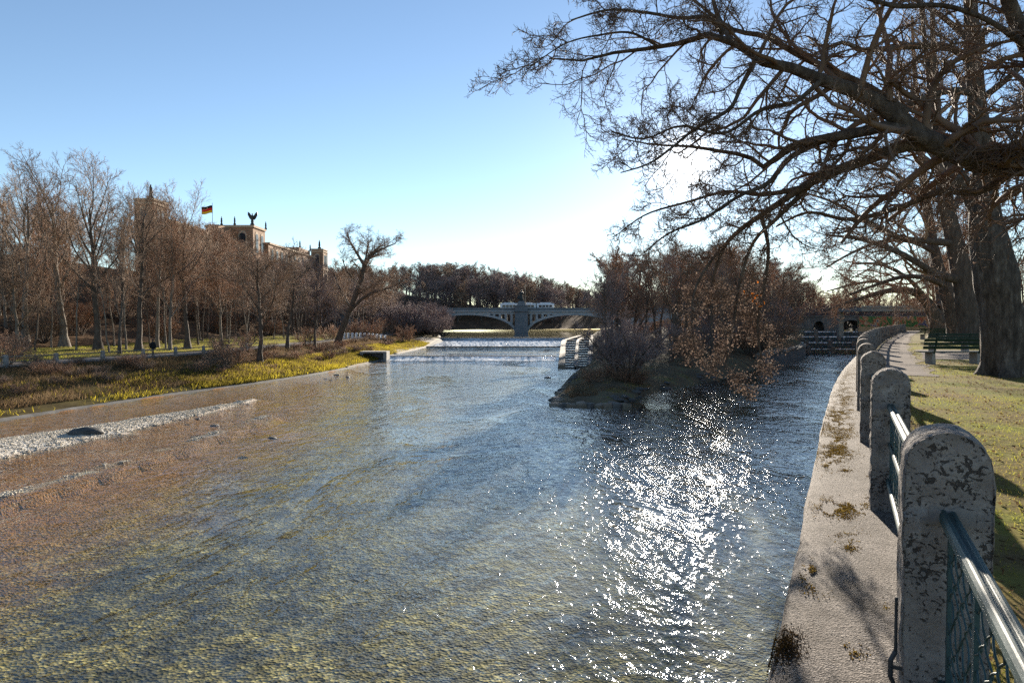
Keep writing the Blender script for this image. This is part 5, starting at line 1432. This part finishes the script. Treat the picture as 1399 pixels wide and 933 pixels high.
make_bench(lawn_px(1300, 34.5), R(2), 'second dark green bench just behind the nearest one')
make_bench(lawn_px(1276, 57), R(3), 'small far bench beyond the massive trunk near the road bridge')

# ------------------------------------------------------------------ road bridge and painted wall at the far right
p = at(1258, 430, 104)
root = empty('road_bridge', (p[0], p[1], 4.4))
tag(root, 'dark road bridge deck over the path at the far end of the embankment', 'bridge')
m = MB(); m.box((-9, 0, 3.0), (40, 8, 3.55)); m.build('deck', concrete, root)
m = MB(); m.box((-9, -.15, 3.553), (40, .1, 3.85)); m.build('parapet', concrete, root)
m = MB(); m.box((-8.8, 7.6, -1), (-8.0, 8.2, 2.997)); m.build('column', concrete, root)
m = MB(); m.box((30, .2, -1), (40, 7.8, 2.997)); m.build('abutment', concrete, root)
def graffiti_material():
    t = NT('sprayed wall')
    tc = t.n('ShaderNodeTexCoord'); vec = tc.outputs['Object']
    v = t.n('ShaderNodeTexVoronoi'); v.inputs['Scale'].default_value = .55; t.l(vec, v.inputs['Vector'])
    c = t.ramp(t.noise(vec, .5, 3, .5, dist=2.5), [(.34, (.05,.16,.06)), (.44, (.30,.22,.12)), (.5, (.34,.10,.07)), (.56, (.42,.36,.26)), (.62, (.08,.09,.22)), (.7, (.28,.25,.22))], 'CONSTANT')
    p = t.n('ShaderNodeBsdfPrincipled'); p.inputs['Roughness'].default_value = .9; t.l(c, p.inputs['Base Color'])
    return t.done(p.outputs['BSDF'])
root = empty('painted_wall', (p[0], p[1] + 10.5, 4.4))
tag(root, 'low underpass wall with faded abstract paint below the road bridge', 'wall')
m = MB(); m.hexa([(-4, 0, -.3), (12, 0, -.3), (12, .6, -.3), (-4, .6, -.3), (-4, 0, 2.3), (12, 0, 2.3), (12, .6, 2.3), (-4, .6, 2.3)]); m.build('wall_face', graffiti_material(), root)
m = MB(); m.box((-4.3, -.5, -.3), (12.3, -.003, .55)); m.build('plinth', trim_stone, root)
# pale apartment fronts beyond the park on the far right
for k, (s_, o_, w_, h_, lab) in enumerate([(118, 62, 22, 15, 'pale apartment house with rows of windows beyond the right park, nearer one'), (160, 60, 26, 17, 'cream apartment house beyond the right park, farther one')]):
    b0 = on_bank(S_POST1 + s_, o_)
    r_ = empty('apartment_house', b0); 
    m = MB(); m.box((0, 0, -.5), (w_, 14, h_)); wl__ = m.build('wall', (trim_stone, stone_pale)[k], r_)
    m = MB(); m.prism([(-.5, h_), (w_ + .5, h_), (w_ * .8, h_ + 4), (w_ * .2, h_ + 4)], -.4, 14.4); m.build('roof', brick, r_)
    for fl in range(4):
        for c_ in range(6):
            x = 1.6 + c_ * (w_ - 3) / 6; z = 1.2 + fl * (h_ - 1) / 4
            m = MB(); m.box((x, -.08, z), (x + 1.5, .0, z + 2.1)); fw = m.build('window', white_paint, r_)
            m = MB(); m.box((x + .12, -.10, z + .12), (x + 1.38, -.083, z + 1.98)); m.build('pane', glass_dark, fw)
    tag(r_, lab, 'building', None)

# ------------------------------------------------------------------ people
def skin_figure(name, joints, edges, radii, mat, parent):
    me = bpy.data.meshes.new(name); me.from_pydata([tuple(j) for j in joints], edges, []); me.update()
    o = link_mesh(name, me, mat, parent)
    sm = o.modifiers.new('skin', 'SKIN'); ly = me.skin_vertices[0].data if me.skin_vertices else None
    if ly is None:
        bpy.context.view_layer.objects.active = o
    for i_, r_ in enumerate(radii):
        me.skin_vertices[0].data[i_].radius = (r_, r_)
    me.skin_vertices[0].data[0].use_root = True
    sb = o.modifiers.new('sub', 'SUBSURF'); sb.levels = 2; sb.render_levels = 2
    return o
def person(loc, rz, label, coat_m, leg_m, coat_len=.78, stride=.26):
    r_ = empty('person', loc, rz)
    J = [(0,0,.95),(0,.01,1.15),(0,.02,1.36),(0,.02,1.47),(0,.03,1.56),(0,.03,1.68),
         (-.10,0,.90),(-.11,-stride*.5,.50),(-.11,-stride,.08),(-.11,-stride+.16,.03),
         (.10,0,.90),(.11,stride*.55,.50),(.11,stride*.9,.08),(.11,stride*.9+.17,.03),
         (-.19,.01,1.40),(-.25,.03,1.12),(-.24,.13,.88),(-.235,.17,.80),
         (.19,.01,1.40),(.25,-.03,1.12),(.24,-.06,.88),(.235,-.05,.80)]
    E = [(0,1),(1,2),(2,3),(3,4),(4,5),(0,6),(6,7),(7,8),(8,9),(0,10),(10,11),(11,12),(12,13),(2,14),(14,15),(15,16),(16,17),(2,18),(18,19),(19,20),(20,21)]
    rad = [.13,.14,.15,.06,.085,.075,.09,.062,.042,.035,.09,.062,.042,.035,.07,.05,.038,.035,.07,.05,.038,.035]
    skin_figure('body', J, E, rad, leg_m, r_)
    m = MB(); z0 = 1.47 - coat_len
    m.lathe([(.235, z0), (.225, z0 + .2), (.19, 1.08), (.21, 1.28), (.205, 1.38), (.12, 1.46), (.085, 1.50)], n=16, sy=.72)
    for s in (-1, 1):
        pts = [J[14], J[15], J[16]] if s < 0 else [J[18], J[19], J[20]]
        m.tube(pts, [.085, .07, .055], 8)
    m.build('coat', coat_m, r_, smooth=True)
    V, Q = uvsphere(.098, 14, 10); V = [(x, y * 1.08 + .03, z * 1.18 + 1.635) for x, y, z in V]
    link_mesh('head', mesh_np('head', V, Q, smooth=True), skin_m, r_)
    V = [(x * 1.07, (y - .03) * 1.07 + .015, (z - 1.635) * 1.07 + 1.65) for x, y, z in V if True]
    o = link_mesh('hair', mesh_np('hair', [(x, min(y, .075), max(z, 1.60)) for x, y, z in V], Q, smooth=True), hair_m, r_)
    for s in (-1, 1):
        h_ = J[17] if s < 0 else J[21]
        m = MB(); m.tube([h_, (h_[0], h_[1] + .02, h_[2] - .09), (h_[0], h_[1] + .04, h_[2] - .14)], [.03, .034, .015], 6); m.build('hand', skin_m, r_, smooth=True)
    return tag(r_, label, 'person')
b0 = at(1345, 462, 62); person((b0[0], b0[1], float(zlawn(b0[0], b0[1]))), R(-25), 'person in a long black coat walking away along the right park path', black_cloth, black_cloth, .80)
b0 = ground_px(209, 487, 2.45); person((b0[0], b0[1], b0[2]), R(70), 'person in dark clothes walking on the left riverside path behind the rail', black_cloth, grey_cloth, .66)

# ------------------------------------------------------------------ left bank path fence, white bollards
def build_path_fence():
    ysp = np.arange(44, 90, 4.2)
    r_ = empty('rail_fence', (float(wl(60)) - 10.9, 60, 2.4)); tag(r_, 'low fence of grey stone posts and weathered rails along the left riverside path', 'fence')
    o_ = np.array([float(wl(60)) - 10.9, 60, 2.4]); prev = None
    for y in ysp:
        x = float(wl(y)) - 10.9; z = ground_left(x, y); c = np.array([x, y, z]) - o_
        m = MB(); m.hexa([(c[0]-.17, c[1]-.17, c[2]-.3), (c[0]+.17, c[1]-.17, c[2]-.3), (c[0]+.17, c[1]+.17, c[2]-.3), (c[0]-.17, c[1]+.17, c[2]-.3), (c[0]-.13, c[1]-.13, c[2]+1.0), (c[0]+.13, c[1]-.13, c[2]+1.0), (c[0]+.13, c[1]+.13, c[2]+1.0), (c[0]-.13, c[1]+.13, c[2]+1.0)])
        m.build('post', concrete, r_, bevel=.03)
        if prev is not None:
            for h_ in (.45, .85):
                m = MB(); m.tube([prev + [0, 0, h_], c + [0, 0, h_]], .05, 6); m.build('rail', wood_rail, r_)
        prev = c
build_path_fence()
proto = None
for k in range(11):
    px = 470 + k * 5.6; p = ground_px(px, 462.5 - k * .1, 2.5)
    if proto is None:
        proto = empty('bollard', p); m = MB(); m.lathe([(.24, -.2), (.24, .9), (.27, .92), (.27, 1.02), (.2, 1.12), (.05, 1.16)], n=10); m.build('shaft', white_paint, proto); b_ = proto
        m = MB(); m.lathe([(.32, -.1), (.32, .06), (.26, .10)], n=10); m.build('base', concrete, proto)
    else: b_ = copy_tree(proto); b_.location = p
    tag(b_, 'short white bollard in the even row along the left path before the weir', 'bollard', 'white bollards by the weir path')

# ------------------------------------------------------------------ rocks in the shallows and on the island tip
def rock_mesh(seed, flat=.5):
    g = np.random.default_rng(seed); V, Q = uvsphere(1, 14, 9); V = np.array(V)
    n_ = 1 + .45 * fbm(V[:, 0] * 1.3 + seed, V[:, 1] * 1.3 + V[:, 2] * 2.1, seed) + .2 * fbm(V[:, 0] * 3, V[:, 1] * 3 + V[:, 2] * 4, seed + 5)
    V = V * n_[:, None]; V[:, 2] *= flat; return mesh_np('rock', V, Q, smooth=True)
RK = [rock_mesh(s, f) for s, f in ((1, .35), (2, .5), (3, .6), (4, .45))]
for k, (px, py, sz, lab) in enumerate([
    (117, 596, .75, 'large flat dark rock lying on the pale gravel bar'), (293, 581, .28, 'dark flat stone in the brown shallows below the gravel bar'), (270, 572, .2, 'small stone just above the flat one in the brown shallows'),
    (325, 549, .22, 'small stone at the far tip of the gravel bar'), (338, 552, .2, 'second small stone past the gravel bar tip'), (372, 598, .3, 'low wet rock breaking the surface of the shallow brown water'),
    (768, 541, .5, 'dark rock at the river edge of the island tip'), (748, 516, .6, 'flat rock in the stream left of the island slab'), (445, 517, .3, 'dark stone near the left shore upstream'), (460, 512, .35, 'dark wet stone farther along the left shore'), (475, 515, .3, 'stone off the left shore before the outfall'), (452, 519, .22, 'small stone nearest the left shore among three')]):
    p = atz(px, py, .0); o = link_mesh('rock', RK[k % 4], rock_m, None, (p[0], p[1], -.02)); o.scale = (sz, sz * .7, sz * .5); o.rotation_euler = (0, 0, k * 1.1)
    if k == 0: o.scale = (.9, .5, .75); o.location.z = .2; o.rotation_euler = (0, 0, .5)
    tag(o, lab, 'rock')
RK[0].materials.clear(); [m_.materials.append(rock_m) if not m_.materials else None for m_ in RK]
g = np.random.default_rng(77)
for k in range(46):
    y = g.uniform(48.2, 74); s_ = 1 if k % 3 else -1
    x = float(ir(y) + g.uniform(-.7, .5)) if s_ > 0 else float(il(y) + g.uniform(-.3, .5)); sz = g.uniform(.12, .42)
    o = bpy.data.objects.new('shore_rock', RK[k % 4]); col.objects.link(o); o.location = (x, y, max(.0, float(zisland(x, y)))); o.scale = (sz, sz, sz); o.rotation_euler = (0, 0, k)
    tag(o, 'grey brown rock in the rough stone edging of the island tip', 'rock', 'rocks edging the island tip')
for k in range(22):
    if k < 14: y = 48.3 + k * 1.15; x = float(il(y)) + .15
    else: x = 3.6 + (k - 14) * .62; y = 47.9 - .25 * math.sin((k - 14) * .5)
    m = MB(); gx = g.uniform(.42, .68, 4)
    m.hexa([(-gx[0], -.55, -.4), (gx[1], -.6, -.4), (gx[2], .55, -.4), (-gx[3], .5, -.4), (-gx[0] * .85, -.45, .14), (gx[1] * .85, -.5, .12), (gx[2] * .85, .45, .16), (-gx[3] * .85, .4, .13)])
    o = m.build('edging_stone', (stone_pale, stone_pale, stone_w)[k % 3], None, bevel=.10, loc=(x + g.uniform(-.15, .15), y, .08 + g.uniform(-.06, .08))); o.rotation_euler = (g.uniform(-.16, .16), g.uniform(-.16, .16), -.25 + g.uniform(-.5, .5)); o.scale = (g.uniform(.6, 1.1), g.uniform(.6, 1.0), 1)
    tag(o, 'worn pale squared stone in the edging around the island tip', 'stone block', 'edging stones of the island tip')
# flat stone slab beside the ladder outlet
m = MB(); q = [atz(a, b_, .25) for a, b_ in ((779, 521), (800, 525), (833, 514), (834, 503), (812, 503), (790, 511))]
c0 = sum(q) / 6; V = [(*(v - c0)[:2], 0) for v in q] + [(*(v - c0)[:2] * 1.04, -.5) for v in q]
m.add(V, [(0,1,2,3,4,5), (11,10,9,8,7,6)] + [(i_, i_+6, (i_+1) % 6 + 6, (i_+1) % 6) for i_ in range(6)])
o = m.build('stone_slab', stone_w, None, bevel=.08, loc=(c0[0], c0[1], .32)); tag(o, 'broad flat grey stone slab at the foot of the fish ladder', 'slab')

# ------------------------------------------------------------------ grass, leaves, moss and pebbles
def blades(name, Pp, h, w_, mat, seed, lean=.6, bend=True):
    g = np.random.default_rng(seed); n = len(Pp); P = np.asarray(Pp)
    hh = h * g.uniform(.5, 1.3, n)[:, None]; ww = w_ * g.uniform(.6, 1.3, n)[:, None]
    a = g.uniform(0, 6.28, n); s = np.stack([np.cos(a), np.sin(a), 0*a], -1)
    d = np.stack([g.standard_normal(n) * lean * .5, g.standard_normal(n) * lean * .5, np.ones(n)], -1); d = nrm(d)
    b2 = np.stack([g.standard_normal(n), g.standard_normal(n), 0*a], -1) * .3
    mid = P + d * hh * .55; tip = P + nrm(d + b2) * hh
    V = np.stack([P - s*ww*.5, P + s*ww*.5, mid + s*ww*.35, mid - s*ww*.35, tip], 1).reshape(-1, 3)
    b = np.arange(n)[:, None] * 5
    Q = np.concatenate([b, b+1, b+2, b+3], 1); T = np.concatenate([b+3, b+2, b+4], 1)
    return tag(link_mesh(name, mesh_np(name, V, Q, T), mat), kind='stuff')
g = np.random.default_rng(91)
def bank_points(n, d0, d1, y0, y1, thr, seed, sc=.25):
    g = np.random.default_rng(seed); y = y0 + (y1 - y0) * g.random(n) ** 1.35; dd = g.uniform(d0, d1, n)
    keep = fbm(dd * sc + 9, y * sc * .7, seed) + .15 * g.standard_normal(n) > thr + (np.interp(y, [42, 62], [.34, 0]) if seed == 3 else 0); y = y[keep]; dd = dd[keep]
    return np.stack([wl(y) - dd, y, zleft(dd, y) - .02], -1)
blades('bank_grass', bank_points(130000, .4, 6.2, 40, 150, -.05, 3), .38, .05, grass_bank, 1, .8)
blades('dry_stalks', bank_points(110000, 1.6, 11.0, 40, 165, -.09, 4), .42, .03, grass_brown, 2, .9)
blades('park_grass', bank_points(40000, 16, 36, 50, 140, -.2, 6), .10, .05, grass_lawn, 3, .5)
def lawn_points(n, s0, s1, o0, o1, seed, thr=-.1, pw=1.6):
    g = np.random.default_rng(seed); s = S_POST1 + s0 + (s1 - s0) * g.random(n) ** pw; o = g.uniform(o0, o1, n)
    P = fpos(s) + fnorm(s) * o[:, None]
    keep = fbm(P[:, 0] * .45, P[:, 1] * .45, 71) + .12 * g.standard_normal(n) > thr
    gap = ((s - S_POST1) > 19) & (o < 1.7) | ((s - S_POST1 > 29.5) & (s - S_POST1 < 40.5) & (o > 2) & (o < 12)) | ((o > 11.5) & (o < 17) & (s - S_POST1 > 20))
    P = P[keep & ~gap]
    return np.stack([P[:, 0], P[:, 1], zlawn(P[:, 0], P[:, 1]) - .01], -1)
blades('lawn_grass', lawn_points(360000, -4, 55, .2, 13, 5, -.05), .042, .008, grass_lawn, 4, 1.5)
# fallen leaves on the lawn
P = lawn_points(24000, -4, 40, .15, 12, 8, -.6, 1.8); 
V, T = leaves_mesh(np.random.default_rng(3), np.repeat(P[:, None], 2, 1) + np.array([0, 0, .02]), 22000, .06, .0, .05)
V[:, 2] = np.clip(V[:, 2], zlawn(V[:, 0], V[:, 1]) + .004, zlawn(V[:, 0], V[:, 1]) + .035)
tag(link_mesh('fallen_leaves', mesh_np('fallen_leaves', V, None, T), leaf_floor), kind='stuff')
# moss on the ledge
g = np.random.default_rng(95); pts = []
for (ds, o, rs, ro, n_) in [(10.8, -.45, 2.6, .3, 5200), (7.6, -.5, 1.2, .25, 2600), (15, -.4, 4.5, .3, 5200), (4.2, -.45, .42, .2, 1500), (3.2, -.35, .25, .12, 500), (2.0, -.62, .35, .10, 600), (22, -.4, 6, .3, 4200)] + [(float(a_), float(b_), .12, .06, 90) for a_, b_ in zip(g.uniform(.3, 16, 26), g.uniform(-.74, -.1, 26))]:
    a = g.standard_normal((n_ * 2, 2)); s = S_POST1 + ds + a[:, 0] * rs * .5; o_ = np.clip(o + a[:, 1] * ro * .6, -.77, -.02)
    k_ = fbm(s * 2.6, o_ * 7, 33) + .6 * fbm(s * 9, o_ * 20, 34) > (-.02 if n_ > 100 else -.2)
    q = fpos(s) + fnorm(s) * o_[:, None]; q = q[k_]; pts.append(np.stack([q[:, 0], q[:, 1], np.full(len(q), ZL + .008)], -1))
blades('moss', np.concatenate(pts), .014, .010, moss_m, 6, 1.4)
q = []
for ds, o, n_, r1 in [(.62, -.70, 2600, .12)]:
    a = g.standard_normal((n_, 2)); s = S_POST1 + ds + a[:, 0] * r1 * 1.3; o_ = np.clip(o + a[:, 1] * r1 * .55, -.80, -.3); qq = fpos(s) + fnorm(s) * o_[:, None]; q.append(np.stack([qq[:, 0], qq[:, 1], np.full(n_, ZL)], -1))
blades('dark_moss_clump', np.concatenate(q), .012, .010, leafmat('dark dry moss', [(.2, (.02,.012,.006)), (.7, (.07,.045,.018)), (.95, (.16,.11,.04))], .3, pscale=6), 7, 1.2)
# island ground cover
n_ = 30000; g = np.random.default_rng(97); y = 49 + 150 * g.random(n_) ** 1.8; u_ = g.uniform(.03, .97, n_); x = il(y) + (ir(y) - il(y)) * u_
k_ = (fbm(x * .4, y * .4, 55) > -.02) & (zisland(x, y) > .32); blades('island_grass', np.stack([x, y, zisland(x, y) - .01], -1)[k_], .20, .03, grass_brown, 8, 1.2)
k_ = (fbm(x * .5 + 5, y * .5, 56) > .06) & (zisland(x, y) > .35) & (y < 70); blades('island_turf', np.stack([x, y, zisland(x, y) - .01], -1)[k_], .10, .03, grass_bank, 9, 1.0)
# pebbles on the gravel bar and the shallow streak
g = np.random.default_rng(98); n_ = 15000
t_ = g.random(n_); idx = t_ * (len(BC) - 1); i0 = idx.astype(int); c = BC[i0]; off = g.uniform(-1.12, 1.12, n_) * BW[i0]
tang = nrm(np.gradient(BC, axis=0))[i0]; X = c[:, 0] + tang[:, 1] * off; Y = c[:, 1] - tang[:, 0] * off + g.uniform(-.2, .2, n_)
i1 = g.integers(0, len(ST), 5000); X2 = ST[i1, 0] + g.normal(0, .28, 5000); Y2 = ST[i1, 1] + g.uniform(-.5, .5, 5000)
k2 = fbm(X2 * .9, Y2 * .9, 46) > .07; X = np.concatenate([X, X2[k2]]); Y = np.concatenate([Y, Y2[k2]])
Z = bed(X, Y); k_ = Z > -.045; X, Y, Z = X[k_], Y[k_], np.maximum(Z[k_], -.005); n_ = len(X)
oc = np.array([(1,0,0),(-1,0,0),(0,1,0),(0,-1,0),(0,0,1),(0,0,-1)], float); of = np.array([(0,2,4),(2,1,4),(1,3,4),(3,0,4),(2,0,5),(1,2,5),(3,1,5),(0,3,5)])
sc = (g.uniform(.02, .055, n_) * g.uniform(.7, 1.4, n_))[:, None, None] * np.array([1, .8, .5])
V = (oc[None] * sc * g.uniform(.8, 1.2, (n_, 6, 1))); a = g.uniform(0, 6.28, n_); ca_, sa_ = np.cos(a)[:, None], np.sin(a)[:, None]
V = np.stack([V[..., 0]*ca_ - V[..., 1]*sa_, V[..., 0]*sa_ + V[..., 1]*ca_, V[..., 2]], -1) + np.stack([X, Y, Z + .01], -1)[:, None]
T = (np.arange(n_) * 6)[:, None, None] + of[None]
tag(link_mesh('pebbles', mesh_np('pebbles', V.reshape(-1, 3), None, T.reshape(-1, 3), smooth=False), pebble_m), kind='stuff')

# ------------------------------------------------------------------ thin winter haze over the valley
HAZE = 0
if HAZE:
    m = MB(); m.box((-1250, -120, -3.5), (2600, 1300, 58)); 
    t = NT('haze air'); v = t.n('ShaderNodeVolumePrincipled'); v.inputs['Density'].default_value = HAZE; v.inputs['Color'].default_value = (.86,.92,1,1); v.inputs['Anisotropy'].default_value = .45
    t.l(v.outputs[0], t.out.inputs['Volume'])
    tag(m.build('haze', t.m), kind='stuff')
    cy.volume_bounces = 0; cy.volume_step_rate = 10; cy.volume_max_steps = 64
